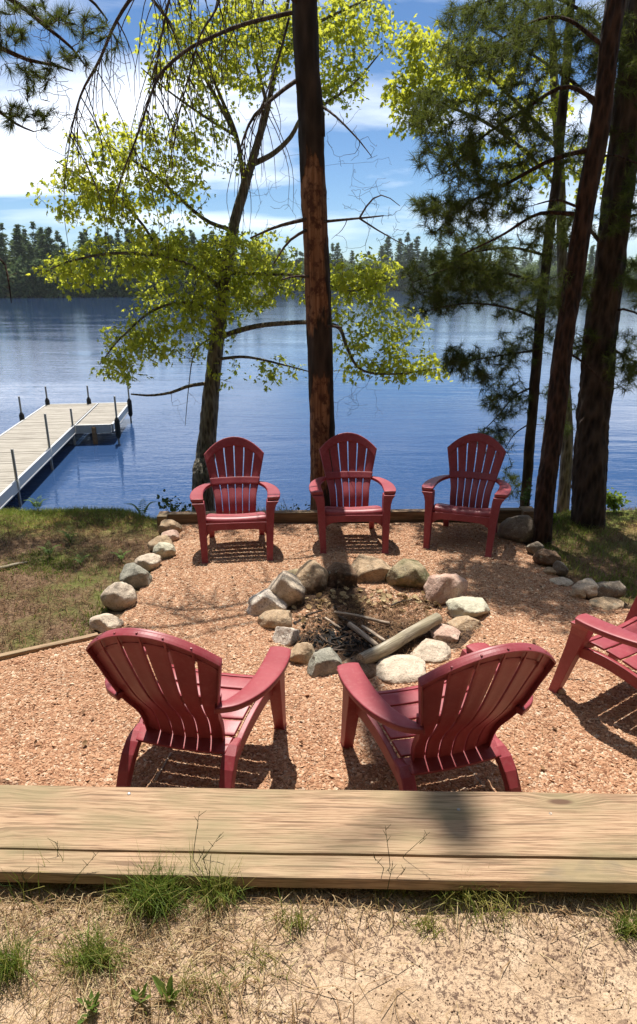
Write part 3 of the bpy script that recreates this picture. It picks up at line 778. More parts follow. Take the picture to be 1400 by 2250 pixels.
def stick(name, P, r0, r1, mat, label, group, seg=10, n=18, jag=.10, cat='stick'):
    P = catmull(P, n); a = P[0].copy(); d = P[-1] - a; ang = math.atan2(d[1], d[0])
    c, s = math.cos(-ang), math.sin(-ang); Q = P - a
    Q = np.stack([Q[:, 0] * c - Q[:, 1] * s, Q[:, 0] * s + Q[:, 1] * c, Q[:, 2]], -1)
    mb = MB(); sd = random.random() * 50
    tube(mb, Q, np.linspace(r0, r1, n), seg, disp=lambda p: jag * noise3(p * np.array((8, 26, 26)) + sd, 3))
    # closed butt end
    k = seg; mb.add(np.vstack([mb.v[0][:k], Q[0] - np.array((.003, 0, 0))]), np.array([[k, (j + 1) % k, j] for j in range(k)]))
    o = mb.build(name, mat, None, True); o.location = a; o.rotation_euler = (0, 0, ang)
    return tag(o, label, cat, group)
def pit(px, py, h): q = patio(px, py, h); return q
stick('log', [pit(793, 1452, .075), pit(850, 1425, .095), pit(905, 1390, .105), pit(962, 1358, .115)], .047, .040, M_LOG, 'thick weathered grey log lying across the fire pit', None, 16, 30, .12, 'log')
GS = 'sticks in the fire pit'
stick('stick', [pit(735, 1345, .06), pit(780, 1352, .07), pit(822, 1362, .075), pit(855, 1370, .07)], .009, .013, M_STICK, 'pale bent stick lying highest in the fire pit', GS)
stick('stick', [pit(768, 1372, .05), pit(795, 1392, .055), pit(828, 1418, .06)], .020, .015, M_STICK, 'thick pale stick pointing at the middle of the log', GS)
stick('stick', [pit(796, 1376, .05), pit(822, 1392, .055), pit(845, 1408, .06)], .012, .012, M_STICK, 'thin pale stick just right of the thick one, touching the log', GS)
stick('stick', [pit(715, 1358, .045), pit(735, 1372, .05), pit(748, 1380, .045)], .010, .008, M_STICK, 'short brown stick at the left of the fire pit', GS)
stick('stick', [pit(690, 1430, .05), pit(735, 1428, .055), pit(790, 1432, .05)], .007, .005, M_TWIG, 'thin dark twig lying along the near side of the fire pit', GS)
stick('stick', [pit(728, 1405, .05), pit(750, 1400, .06), pit(765, 1392, .05)], .008, .006, M_CHAR, 'short charred stick in the black ash', GS)
for q_, lab in (([(700, 1395), (722, 1412), (748, 1420)], 'thin dark stick crossing the ash at the left of the pit'), ([(742, 1352), (760, 1362), (784, 1372)], 'dark twig under the highest pale stick'), ([(800, 1398), (822, 1408), (838, 1426)], 'brown stick end poking from under the log'),
                ([(672, 1352), (690, 1346), (712, 1340)], 'dark twig against the left inner stones'), ([(860, 1330), (880, 1322), (905, 1318)], 'short twig among the leaves at the right of the pit'), ([(724, 1432), (752, 1420), (784, 1416)], 'thin twig lying over the near ash')):
    stick('stick', [pit(*q_[0], .045), pit(*q_[1], .06), pit(*q_[2], .045)], .008, .005, M_TWIG, lab, GS)
mb = MB()
for k in range(260):                                   # charred bits
    q = np.array((.18, 3.95)) + rng.normal(0, .17, 2); s = .008 + .014 * rng.random()
    inst(mb, OCT, OCTF, np.array([[q[0], q[1], float(pit_z(q[0], q[1])) + s * .4]]), basis(rng.normal(size=(1, 3))), np.array([[s * 1.5, s, s * .8]]), np.zeros(1))
tag(mb.build('charcoal', M_CHAR, kind='stuff'), 'black charcoal crumbs in the fire pit', 'charcoal')
def strips(mb, pos, length, width, flat_=True, lift=.004, tint=None, curl=.25):   # needles and straws: bent two-segment slivers
    N = len(pos); th = rng.random(N) * 6.283; d = np.stack([np.cos(th), np.sin(th), rng.normal(0, .12, N)], -1)
    s = np.stack([-np.sin(th), np.cos(th), np.zeros(N)], -1)
    L = length[:, None]; W = width[:, None] * .5; c = rng.normal(0, curl, N)[:, None]
    p0 = pos - d * L / 2; p1 = pos + s * L * c * .5 + np.array((0, 0, 1)) * lift * (1 + 2 * rng.random((N, 1))); p2 = pos + d * L / 2
    V = np.stack([p0 - s * W, p0 + s * W, p1 + s * W, p1 - s * W, p2], 1).reshape(-1, 3); b = (np.arange(N) * 5)[:, None]
    t = rng.random(N) if tint is None else tint
    mb.add(V, [b + np.array([[0, 1, 2, 3]]), b + np.array([[3, 2, 4]])], np.repeat(t, 5))
mb = MB(); n = 3200; q = PIT_C + np.stack([rng.normal(0, .34, n), rng.normal(0, .30, n)], -1)
q = q[np.hypot((q[:, 0] - PIT_C[0]) / .74, (q[:, 1] - PIT_C[1]) / .66) < 1]
q = q[(np.hypot(q[:, 0] - .18, q[:, 1] - 3.92) > .2) | (rng.random(len(q)) < .2)]
n = len(q); strips(mb, np.stack([q[:, 0], q[:, 1], pit_z(q[:, 0], q[:, 1]) + .006], -1), .05 + .07 * rng.random(n), .0025 + .002 * rng.random(n), lift=.01)
tag(mb.build('pine_needles', M_LITTER, kind='stuff'), 'fallen brown pine needles filling the fire pit', 'needles')
LEAF2 = np.array([(0, 0, 0), (.32, .3, .10), (.30, .75, .02), (0, 1, .12), (-.30, .72, .05), (-.34, .28, -.03), (0, .5, -.06)])
LEAF2F = np.array([[6, 0, 1], [6, 1, 2], [6, 2, 3], [6, 3, 4], [6, 4, 5], [6, 5, 0]])
mb = MB(); n = 130; q = np.stack([.45 + rng.normal(0, .33, n), 4.50 + rng.normal(0, .12, n)], -1)
d = np.stack([rng.normal(size=n), rng.normal(size=n), rng.normal(0, .3, n)], -1)
inst(mb, LEAF2, LEAF2F, np.stack([q[:, 0], q[:, 1], pit_z(q[:, 0], q[:, 1]) + .012], -1), basis(d, np.tile((0.1, .2, 1.), (n, 1)) + rng.normal(0, .4, (n, 3))), .04 + .03 * rng.random(n), .3 + .7 * rng.random(n))
tag(mb.build('dead_leaves', M_STRAW, kind='stuff'), 'curled dead leaves at the back of the fire pit', 'leaves')

# ------------------------------------------------------------------ dock
DZ = -.50
dk = empty('dock', (0, 0, 0)); tag(dk, 'pale plank dock on pipe posts reaching into the lake at left', 'dock')
A0 = flat(0, 960, DZ); A1 = flat(104, 889, DZ); B0 = flat(0, 1085, DZ); B1 = flat(160, 935, DZ)
ax = nrm((A1 - A0)[None])[0]; ax[2] = 0; ax = nrm(ax[None])[0]; sd = np.array((ax[1], -ax[0], 0))      # along, across (to the right)
end = A1; wid = abs(np.dot(B1 - A1, sd)); L_main = 9.2; ext_w = 1.975 - wid - .07 - .045; ext_l = np.dot(A1 - B1, ax)
dk.location = (end[0], end[1], DZ); dk.rotation_euler = (0, 0, math.atan2(sd[1], sd[0]))
# local frame: x to the right (across), y along away from shore; the end of the dock is y = 0
pw = .135
mbp = MB()
S = [[(.0 + 0, y0, -.03), (wid, y0, -.03), (wid, y0, 0), (0, y0, 0)] for y0 in (0, pw - .012)]
loft(mbp, S); me_main = mesh_of('dock_plank', np.concatenate(mbp.v), mbp.f, np.concatenate(mbp.t), False); me_main.materials.append(M_DOCKW)
mbp = MB(); S = [[(wid + .07, y0, -.03), (wid + .07 + ext_w, y0, -.03), (wid + .07 + ext_w, y0, 0), (wid + .07, y0, 0)] for y0 in (0, pw - .012)]
loft(mbp, S); me_ext = mesh_of('dock_plank', np.concatenate(mbp.v), mbp.f, np.concatenate(mbp.t), False); me_ext.materials.append(M_DOCKW)
for k in range(int(L_main / pw)):
    o = place('plank', me_main, None, dk); o.location = (0, -(k + 1) * pw, rng.normal(0, .002))
for k in range(int(ext_l / pw)):
    o = place('plank', me_ext, None, dk); o.location = (0, -(k + 1) * pw, rng.normal(0, .002))
def rail(x0, x1, y0, y1, z0=-.155, z1=.008):
    mb = MB(); box(mb, x0, x1, y0, y1, z0, z1); box(mb, x0 - .008 if x1 - x0 < .1 else x0, x1 + .008 if x1 - x0 < .1 else x1, y0 - (.008 if y1 - y0 < .1 else 0), y1 + (.008 if y1 - y0 < .1 else 0), z0 - .012, z0 + .012); mb.build('side_rail', M_ALU, dk, bevel=.004)
EX = wid + .07
nl = int(ext_l / pw) * pw
rail(-.045, -.004, -L_main, 0); rail(wid + .004, wid + .045, -L_main, -nl - .06); rail(wid + .02, wid + .05, -nl, 0)
rail(EX + ext_w + .004, EX + ext_w + .045, -nl, 0); rail(EX - .02, EX + ext_w, -nl - .05, -nl - .004); rail(0, EX + ext_w, .004, .045)
for y0 in (-1.4, -3.2, -5.2, -7.2): 
    mb = MB(); box(mb, 0, wid, y0 - .03, y0 + .03, -.14, -.034); mb.build('cross_beam', M_TIMBER, dk)
def post(px, py, top, sleeve, cover=False):
    q = flat(px, py, DZ) - np.array((end[0], end[1], DZ)); c, s = math.cos(-dk.rotation_euler.z), math.sin(-dk.rotation_euler.z)
    lx, ly = q[0] * c - q[1] * s, q[0] * s + q[1] * c
    mb = MB(); tube(mb, [(lx, ly, -1.7), (lx, ly, 0), (lx, ly, top)], .021, 10); p = mb.build('post', M_STEEL, dk, True)
    if sleeve:
        mb = MB(); tube(mb, [(lx, ly, -.28), (lx, ly, -.22), (lx, ly, .10), (lx, ly, .16)], [.03, .055, .055, .026], 12); mb.build('sleeve', M_RUBBER, p, True)
    mb = MB(); tube(mb, [(lx, ly, -.14), (lx, ly, .01)], .034, 8); mb.build('bracket', M_ALU, p, True)
for a in ((37, 1056, .48, 0), (109, 985, .62, 0), (160, 936, .36, 0), (49, 922, .50, 1), (105, 889, .44, 1), (196, 887, .44, 1), (258, 934, .60, 1), (285, 890, .48, 1)): post(*a)
mb = MB(); tube(mb, [(EX + .35, -nl - .04, -1.6), (EX + .35, -nl - .04, -.05)], .05, 10); mb.build('leg', M_TIMBER, dk, True)
for (px, py, lab) in ((1236, 995, 'small pale floating patch on the lake, left of a pair'), (1246, 1013, 'small pale floating patch on the lake, nearer of a pair')):
    q = flat(px, py, WATER_Z + .008); mb = MB(); aa = np.arange(10) / 10 * 6.283
    S = [[(.10 * k * math.cos(t) * (1 + .3 * math.sin(3 * t)), .05 * k * math.sin(t), h) for t in aa] for k, h in ((1, -.01), (.95, .006), (.5, .012))]
    loft(mb, S); o = mb.build('floating_foam', M_FOAM); o.location = q; tag(o, lab, 'foam', 'pale patches afloat')

# ------------------------------------------------------------------ trees
MAPLE = np.array([(0, 0, 0), (.30, .10, -.05), (.52, .34, -.16), (.27, .42, -.03), (.44, .80, -.14), (.14, .68, .0), (0, 1.05, -.08), (-.14, .68, .0), (-.44, .80, -.14), (-.27, .42, -.03), (-.52, .34, -.16), (-.30, .10, -.05), (0, .42, .06)])
MAPLE = MAPLE * np.array((.72, 1.08, 1))
MAPLEF = np.array([[12, k, (k + 1) % 12] for k in range(12)])
class Tree:
    def __init__(s, name, base, label, cat='tree', group=None):
        s.root = empty(name, base); tag(s.root, label, cat, group); s.base = np.asarray(base, float)
        s.wood = MB(); s.twig = MB(); s.P = np.zeros((0, 3)); s.R = np.zeros(0); s.leaf = MB(); s.parts = []
    def limb(s, pts, r0, r1, seg=8, n=None, wood=True, nodes=True, wob=.012, amp=.0, prof=None):
        pts = np.asarray(pts, float); L = np.linalg.norm(np.diff(pts, axis=0), axis=1).sum()
        n = n or max(6, int(L / .09)); P = catmull(pts, n)
        P = P + wob * np.stack([noise3(P * 3 + k * 9.1 + len(s.P), 4 + k) for k in range(3)], -1) * np.linspace(0, 1, n)[:, None]
        rr = np.linspace(1, 0, n) ** .85 * (r0 - r1) + r1
        if prof is not None: rr = np.interp(P[:, 2], *prof)
        disp = (lambda p: amp * (noise3(p * np.array((13, 13, 3.2)), 7) + .75 * (1 - 2.4 * np.abs(noise3(p * np.array((26, 26, 5.5)), 8))) + .35 * noise3(p * np.array((60, 60, 16)), 9))) if amp else None
        if not s.wood.n: dst = s.wood
        elif nodes == 'twig': dst = s.twig
        else: dst = MB(); s.parts.append((dst, wood))
        tube(dst, P - s.base, rr, seg, disp=disp)
        if nodes: s.P = np.vstack([s.P, P]); s.R = np.concatenate([s.R, rr])
        return P
    def grow(s, T, r_tip=.0018, sag=.15, jit=.12, maxlen=1.2, seg=4, bias=None, thick=.011, up=0.0, n=6):
        T = np.asarray(T, float)
        d0 = np.array([np.min(((s.P - t) ** 2).sum(1)) for t in T]); T = T[np.argsort(d0)]
        cap = len(s.P) + len(T) * n; P = np.zeros((cap, 3)); Rr = np.zeros(cap); k = len(s.P); P[:k] = s.P; Rr[:k] = s.R
        tips, dirs, paths = [], [], []
        for t in T:
            d = P[:k] - t; dd = (d * d).sum(1)
            if bias is not None: dd = dd * (1 + bias * np.clip(d[:, 2], -1, 1))
            i = int(np.argmin(dd)); a = P[i]; L = math.sqrt(((t - a) ** 2).sum())
            if L < .02: continue
            m = (a + t) / 2 + rng.normal(0, jit * L, 3) + np.array((0, 0, -sag * L + up * L))
            u = np.linspace(0, 1, n)[:, None]; C = a * (1 - u) ** 2 + 2 * m * u * (1 - u) + t * u ** 2
            C[1:-1] += rng.normal(0, .025 * L, (n - 2, 3))
            r0 = min(Rr[i] * .8, r_tip + thick * L)
            tube(s.twig, C - s.base, np.linspace(max(r0, r_tip), r_tip, n), seg if L < .8 else seg + 1)
            m_ = n - 1; P[k:k + m_] = C[1:]; Rr[k:k + m_] = np.linspace(max(r0, r_tip), r_tip, n)[1:]; k += m_
            tips.append(C[-1]); dirs.append(C[-1] - C[-2]); paths.append(C)
        s.P = P[:k]; s.R = Rr[:k]
        return np.array(tips), nrm(np.array(dirs)), np.array(paths)
    def leaves(s, tips, dirs, paths, k=9, size=.07, spread=.16, droop=.45):
        n = len(tips); N = n * k
        u = .35 + .75 * rng.random((n, k)); i = np.clip((u * (paths.shape[1] - 1)), 0, paths.shape[1] - 1.001).astype(int)
        base = np.take_along_axis(paths, i[..., None].repeat(3, 2), 1).reshape(-1, 3) + rng.normal(0, spread * .42, (N, 3)) * np.array((1, 1, .75))
        D = np.repeat(dirs, k, 0) * .45 + rng.normal(0, .65, (N, 3)) + np.array((0, 0, -droop))
        up = np.array((0, 0, 1.0)) + rng.normal(0, .55, (N, 3))
        inst(s.leaf, MAPLE, MAPLEF, base - s.base, basis(D, up), size * (.45 + .9 * rng.random(N)), np.clip(rng.normal(.5, .22, N) + np.repeat(rng.normal(0, .14, n), k), 0, 1))
    def needles(s, tips, dirs, k=34, L=.10, w=.0042, spread=.75, back=.10, tint=.45):
        n = len(tips); N = n * k
        b = np.repeat(tips, k, 0) - np.repeat(dirs, k, 0) * (rng.random((N, 1)) ** 1.3 * back)
        D = nrm(np.repeat(dirs, k, 0) * .9 + rng.normal(0, spread, (N, 3)) + np.array((0, 0, .05)))
        sv = nrm(np.cross(D, rng.normal(size=(N, 3)))) * (w / 2); l = (L * (.7 + .5 * rng.random((N, 1))))
        e = b + D * l + np.array((0, 0, -.10)) * l
        V = np.stack([b - sv, b + sv, e], 1).reshape(-1, 3) - s.base
        s.leaf.add(V, np.arange(N * 3).reshape(-1, 3), np.repeat(np.clip(rng.normal(tint, .2, N) + np.repeat(rng.normal(0, .16, n), k), 0, 1), 3))
    def done(s, bark, twig, leaf=None, leafname='foliage'):
        s.wood.build('trunk', bark, s.root, True)
        for m, wd in s.parts: m.build('branch', bark if (wd and bark is not M_DEAD) else twig, s.root, True)
        if s.twig.n: s.twig.build('twigs', twig, s.root, True, kind='stuff')
        if s.leaf.n: s.leaf.build(leafname, leaf, s.root, kind='stuff')
def px(pts): return np.array([at(*p) for p in pts])
def cloud(blobs, rad):                                # points spread through blobs given as (px, py, rx, ry, Y, depth, count)
    out = []
    for (cx, cy, rx, ry, Yc, dy, n) in blobs:
        v = nrm(rng.normal(size=(n, 3))) * (rng.random((n, 1)) ** .42)
        out += [at(cx + a * rx, cy + b * ry, Yc + c * dy) for a, b, c in v]
    return np.array(out)

# --- the leafy tree by the water, left of the middle
TB = at(446, 1085, 8.3); TB[2] = float(ground_z(TB[0], TB[1])) - .15
t = Tree('maple_tree', TB, 'slender tree with bright yellow green leaves left of the bare pine trunk')
t.limb(np.vstack([TB[None], px([(446, 1070, 8.3), (452, 1000, 8.50), (465, 860, 8.60), (478, 740, 8.70), (492, 620, 8.80), (513, 500, 8.90), (537, 410, 8.95), (562, 325, 9.00), (588, 235, 9.10), (612, 120, 9.20), (640, -40, 9.30), (655, -220, 9.40), (650, -420, 9.40)])]), 0.130, .02, 34, 300, amp=.085, prof=([-.6, .1, 1.6, 3.0, 3.8, 4.5, 6.5], [.155, .122, .088, .066, .046, .030, .010]))
limbs = [
    ([(478, 742, 8.70), (540, 722, 8.50), (600, 712, 8.40), (680, 708, 8.25), (742, 719, 8.15), (762, 765, 8.10), (795, 812, 8.05), (870, 822, 8.00), (960, 812, 7.90)], .036, .007),
    ([(472, 790, 8.60), (540, 784, 8.40), (620, 800, 8.30), (690, 818, 8.20)], .022, .006),
    ([(456, 842, 8.60), (415, 848, 8.45), (375, 862, 8.40), (330, 868, 8.35), (288, 866, 8.30)], .026, .010),
    ([(508, 505, 8.90), (455, 485, 8.80), (400, 440, 8.70), (345, 388, 8.60), (290, 350, 8.50), (240, 320, 8.40)], .028, .006),
    ([(492, 640, 8.80), (430, 590, 8.60), (350, 562, 8.40), (250, 556, 8.20), (160, 572, 8.10), (90, 600, 8.00)], .030, .006),
    ([(350, 562, 8.40), (318, 500, 8.40), (262, 440, 8.35), (200, 400, 8.30), (120, 352, 8.20)], .020, .005),
    ([(553, 362, 9.00), (600, 338, 9.00), (640, 300, 9.00), (668, 252, 9.00), (720, 225, 9.00), (780, 180, 9.00), (840, 110, 9.00)], .036, .006),
    ([(537, 410, 8.95), (520, 300, 9.10), (480, 200, 9.20), (440, 100, 9.20), (400, -20, 9.20)], .030, .008),
    ([(588, 235, 9.10), (562, 130, 9.30), (545, 20, 9.40), (530, -100, 9.50)], .024, .008),
    ([(498, 600, 8.80), (580, 602, 8.60), (680, 608, 8.40), (760, 640, 8.30), (840, 618, 8.20), (890, 605, 8.15)], .022, .006),
    ([(485, 690, 8.70), (420, 665, 8.40), (340, 680, 8.20), (270, 740, 8.00), (220, 800, 7.90)], .022, .006),
    ([(612, 120, 9.20), (680, 60, 9.10), (760, 20, 9.00), (850, -20, 8.90)], .024, .008),
    ([(520, 300, 9.10), (440, 250, 8.90), (370, 200, 8.70), (310, 150, 8.60)], .018, .006),
    ([(520, 300, 9.1), (420, 120, 9.2), (280, -60, 8.9), (120, -120, 8.6), (-60, -100, 8.5)], .026, .007),
    ([(478, 735, 8.70), (430, 770, 8.40), (415, 850, 8.20), (408, 935, 8.10)], .010, .003)]
for P, a, b in limbs: t.limb(px(P), a, b, 7)
D8 = 9.1
blobs = [(480, 110, 180, 140, D8, .9, 280), (600, 50, 130, 110, D8, .9, 170), (760, 60, 115, 100, D8, .7, 158), (735, 180, 80, 60, D8, .5, 56),
         (400, 320, 150, 100, 8.80, 0.77, 118), (250, 350, 130, 90, 8.50, 0.66, 97), (165, 420, 85, 70, 8.40, 0.55, 53), (330, 430, 150, 70, 8.60, 0.66, 82), (220, 460, 110, 50, 8.40, 0.55, 45),
         (300, 565, 190, 65, 8.40, 0.66, 136), (440, 580, 170, 85, 8.70, 0.88, 146), (545, 560, 110, 70, 8.70, 0.77, 97), (150, 600, 80, 45, 8.20, 0.44, 42),
         (420, 665, 170, 45, 8.50, 0.77, 108), (290, 760, 90, 55, 8.10, 0.55, 62), (400, 735, 120, 60, 8.30, 0.66, 80), (525, 650, 100, 60, 8.60, 0.66, 63), (265, 815, 60, 25, 8.00, 0.33, 21),
         (800, 600, 85, 45, 8.30, 0.44, 68), (760, 650, 110, 60, 8.40, 0.44, 68), (850, 735, 120, 55, 8.10, 0.44, 68), (900, 805, 100, 30, 8.05, 0.33, 61), (780, 780, 60, 60, 8.1, 0.33, 24), (625, 620, 60, 60, 8.60, 0.44, 30), (610, 820, 60, 35, 8.40, 0.33, 18), (480, 830, 60, 30, 8.50, 0.33, 9),
         (420, -120, 160, 90, 9.3, 1.0, 48), (140, -90, 170, 70, 8.5, .9, 109), (-60, -60, 120, 90, 8.5, .8, 73), (60, -230, 170, 60, 8.3, .8, 61)]  # clumps above the frame; those at left added to shade the lawn
tips, dirs, paths = t.grow(cloud(blobs, 1), r_tip=.0022, sag=.05, up=.06, thick=.013)
t.leaves(tips, dirs, paths, 10, .060, .14, .6)
bare = cloud([(620, 420, 120, 90, 9.00, 0.55, 34), (800, 400, 80, 80, 8.90, 0.44, 20), (790, 880, 60, 70, 8.20, 0.33, 22), (600, 260, 110, 110, 9.10, 0.55, 25), (400, 880, 70, 50, 8.40, 0.33, 13)], 1)
t.grow(bare, r_tip=.0014, sag=.1)
t.done(M_BARK_MAPLE, M_TWIG, M_MAPLE)

# --- the tall bare pine in the middle, bark stripped low down, dead branches
TB = at(706, 1142, 6.86); TB[2] = float(ground_z(TB[0], TB[1])) - .1
t = Tree('pine_tree', TB, 'tall straight pine trunk in the middle with stripped orange wood and dead branches')
t.limb(np.vstack([TB[None], px([(708, 1100, 6.86), (708, 950, 6.86), (701, 700, 6.86), (692, 480, 6.86), (682, 250, 6.86), (670, 20, 6.86)]), [(-.16, 6.9, 6.5), (-.24, 6.95, 8.6), (-.31, 6.97, 11.0), (-.36, 6.98, 13.15)]]), .137, .085, 44, 420, wob=.012, amp=.06)
Yc = 6.8
dead = [
    ([(640, 28, Yc), (565, 45, 6.6), (500, 66, 6.4), (425, 102, 6.2), (370, 142, 6.1), (345, 172, 6.05), (325, 226, 6.0), (300, 302, 5.95), (275, 376, 5.9), (250, 440, 5.85)], .020, .004),
    ([(650, 178, Yc), (600, 214, 6.6), (560, 252, 6.5), (538, 296, 6.45), (528, 320, 6.4)], .020, .005),
    ([(672, 482, Yc), (630, 492, 6.7), (590, 505, 6.65), (548, 524, 6.6)], .022, .008),
    ([(675, 505, Yc), (645, 522, 6.7), (622, 548, 6.65), (606, 580, 6.6)], .016, .005),
    ([(712, 487, Yc), (775, 481, 6.6), (845, 475, 6.5)], .015, .006),
    ([(790, 479, 6.58), (815, 440, 6.5), (845, 428, 6.45), (880, 450, 6.4)], .009, .003),
    ([(790, 480, 6.58), (822, 500, 6.5), (852, 516, 6.45), (895, 540, 6.4)], .009, .003),
    ([(706, 232, Yc), (745, 262, 6.6), (785, 302, 6.5), (818, 345, 6.4)], .012, .003),
    ([(690, 608, Yc), (640, 607, 6.7), (612, 612, 6.6)], .014, .006),
    ([(715, 715, Yc), (738, 718, 6.7), (752, 720, 6.65)], .016, .010),
    ([(655, 5, Yc), (590, -40, 6.6), (500, -70, 6.4), (400, -60, 6.2), (300, -20, 6.0), (255, 45, 5.9), (215, 130, 5.85), (180, 205, 5.8), (160, 270, 5.75), (150, 305, 5.75)], .022, .004),
    ([(650, -60, Yc), (560, -120, 6.5), (450, -130, 6.2), (330, -90, 5.9)], .020, .005),
    ([(635, 40, Yc), (615, 120, 6.6), (590, 190, 6.5), (570, 260, 6.45)], .012, .003),
    ([(495, -60, 6.4), (475, 20, 6.3), (440, 80, 6.2), (415, 170, 6.15), (395, 260, 6.1)], .012, .003),
    ([(390, -60, 6.2), (370, 10, 6.1), (355, 90, 6.05), (345, 160, 6.0)], .012, .003)]
for P, a, b in dead: t.limb(px(P), a, b, 6, wood=False, wob=.03)
# thin dead twigs hanging down from those branches
s0 = len(t.P) - 330
cand = np.array([p for p in t.P if p[2] > 3.1 and p[0] < -.35])
for k in range(200):
    a = cand[rng.integers(len(cand))]; L = .2 + .9 * rng.random() ** 1.6
    th = rng.random() * 6.283; sp = .28 * L
    q = [a, a + np.array((math.cos(th) * sp * .6, math.sin(th) * sp * .6, -.30 * L)), a + np.array((math.cos(th) * sp, math.sin(th) * sp, -.65 * L)), a + np.array((math.cos(th) * sp * .9, math.sin(th) * sp * 1.1, -L))]
    t.limb(q, .0045, .0014, 4, 9, wood=False, nodes='twig', wob=.04)
tw = cloud([(820, 450, 80, 60, 6.5, .3, 36), (780, 300, 70, 80, 6.5, .3, 22), (760, 560, 50, 60, 6.6, .2, 10), (600, 480, 60, 50, 6.6, .2, 18), (300, 330, 110, 90, 5.95, .3, 30), (860, 520, 50, 40, 6.4, .2, 16), (765, 860, 45, 80, 6.75, .2, 10)], 1)
t.grow(tw, r_tip=.0014, sag=.12, jit=.2)
for z_, a_ in ((12.6, .3), (12.2, 2.6), (11.7, 1.0), (12.8, 3.6), (11.2, 4.4)):
    t.limb([(-.35, 6.98, z_), (-.35 + .25 * math.cos(a_), 6.98 + .25 * math.sin(a_), z_ + .1), (-.35 + .5 * math.cos(a_), 6.98 + .5 * math.sin(a_), z_ + .05)], .035, .012, 6, wood=False, nodes=False)  # stubs above the frame, added to widen the trunk's shadow on the plank
st = at(712, 300, 6.78)
tube(t.wood, np.array([st, st + (0, 0, .10), st + (.004, 0, .2)]) - t.base, [.014, .010, .002], 5)
t.done(M_DEAD, M_TWIG, M_NEEDLE)

# --- three pines on the right
def pine(base_px, Yb, trunk_px, r0, r1, label, limbs, blobs, bark, amp=.08, upper=None, k=30, L=.10, seg=16):
    b = at(*base_px, Yb); b[2] = float(ground_z(b[0], b[1])) - .12
    t = Tree('pine_tree', b, label)
    tr = np.vstack([b[None], px(trunk_px), upper]) if upper is not None else np.vstack([b[None], px(trunk_px)])
    rad_top = r1
    P = t.limb(tr, r0, rad_top, seg * 2, 380, wob=.02, amp=amp)
    for (q, a, c) in limbs: t.limb(px(q), a, c, 6, wob=.03)
    tips, dirs, paths = t.grow(cloud(blobs, 1), r_tip=.0020, sag=.02, jit=.12, thick=.010, up=.08)
    t.needles(tips, dirs, k, L, .0046)
    mid = paths[:, 3][rng.random(len(paths)) < .55]; md = nrm(paths[:, 4] - paths[:, 3])[:len(mid)]
    t.needles(mid, md, k // 2, L * .9)
    return t
b1 = [(1045, 800, 85, 45, 7.2, .5, 135), (1110, 880, 60, 55, 7.2, .4, 99), (1085, 965, 50, 45, 7.2, .3, 65), (1000, 785, 40, 30, 7.1, .3, 36), (1000, 605, 120, 62, 7.1, .6, 214), (950, 660, 80, 40, 7.0, .4, 85), (1110, 640, 100, 62, 7.2, .6, 142), (1050, 560, 100, 55, 7.1, .6, 135), (1140, 760, 50, 60, 7.3, .4, 62), (1120, 1060, 25, 60, 7.3, .3, 28), (1200, 700, 50, 90, 7.5, .4, 62), (1230, 900, 40, 90, 7.6, .4, 42)]
l1 = [([(1182, 700, 7.4), (1100, 672, 7.2), (1010, 668, 7.0), (920, 682, 6.9)], .016, .004), ([(1186, 620, 7.4), (1100, 600, 7.2), (1000, 590, 7.0), (910, 620, 6.9)], .018, .004),
      ([(1178, 770, 7.4), (1110, 780, 7.2), (1040, 790, 7.1), (985, 790, 7.0)], .013, .003), ([(1172, 850, 7.4), (1130, 870, 7.3), (1090, 915, 7.2), (1060, 950, 7.15)], .012, .003),
      ([(1195, 560, 7.4), (1130, 545, 7.2), (1050, 555, 7.0), (980, 570, 6.9)], .016, .004), ([(1165, 930, 7.4), (1130, 955, 7.3), (1100, 1000, 7.25)], .009, .003)]
t = pine((1155, 1122), 7.3, [(1155, 1090, 7.3), (1170, 900, 7.35), (1185, 720, 7.4), (1203, 560, 7.4), (1222, 400, 7.4), (1240, 200, 7.4), (1255, 0, 7.4)], .060, .03,
         'thin pine behind the others at right, its low boughs hanging over the lake', l1, b1, M_BARK_PINE, .10, [(2.45, 7.45, 6.4), (2.5, 7.5, 8.0)], seg=12)
t.done(M_BARK_PINE, M_TWIG, M_NEEDLE)

l2 = [([(1262, 470, 6.2), (1180, 470, 6.3), (1100, 520, 6.4), (1010, 560, 6.5)], .018, .005), ([(1290, 330, 6.2), (1210, 352, 6.3), (1120, 400, 6.4), (1020, 450, 6.5), (950, 520, 6.55)], .022, .005),
      ([(1310, 220, 6.2), (1240, 190, 6.2), (1150, 240, 6.3), (1060, 300, 6.4), (980, 380, 6.5)], .020, .005), ([(1275, 420, 6.2), (1330, 345, 6.4), (1420, 370, 6.5)], .016, .006),
      ([(1235, 765, 6.2), (1290, 805, 6.3), (1340, 850, 6.4)], .012, .004), ([(1325, 100, 6.2), (1240, 40, 6.2), (1150, 60, 6.2), (1040, 130, 6.3)], .018, .005),
      ([(1270, 455, 6.2), (1225, 440, 6.1), (1180, 452, 6.05)], .012, .006)]
b2 = [(1000, 480, 90, 50, 6.5, .5, 120), (1080, 420, 100, 75, 6.4, .5, 157), (945, 450, 50, 35, 6.5, .3, 45), (1000, 340, 100, 70, 6.4, .5, 142), (1110, 250, 110, 85, 6.3, .5, 157), (950, 250, 70, 55, 6.4, .4, 68), (1150, 110, 110, 80, 6.2, .5, 149), (1040, 130, 90, 55, 6.3, .4, 94), (1200, 330, 70, 70, 6.3, .4, 51), (1180, 520, 60, 60, 6.4, .4, 47), (1240, 640, 40, 60, 6.4, .4, 25)]
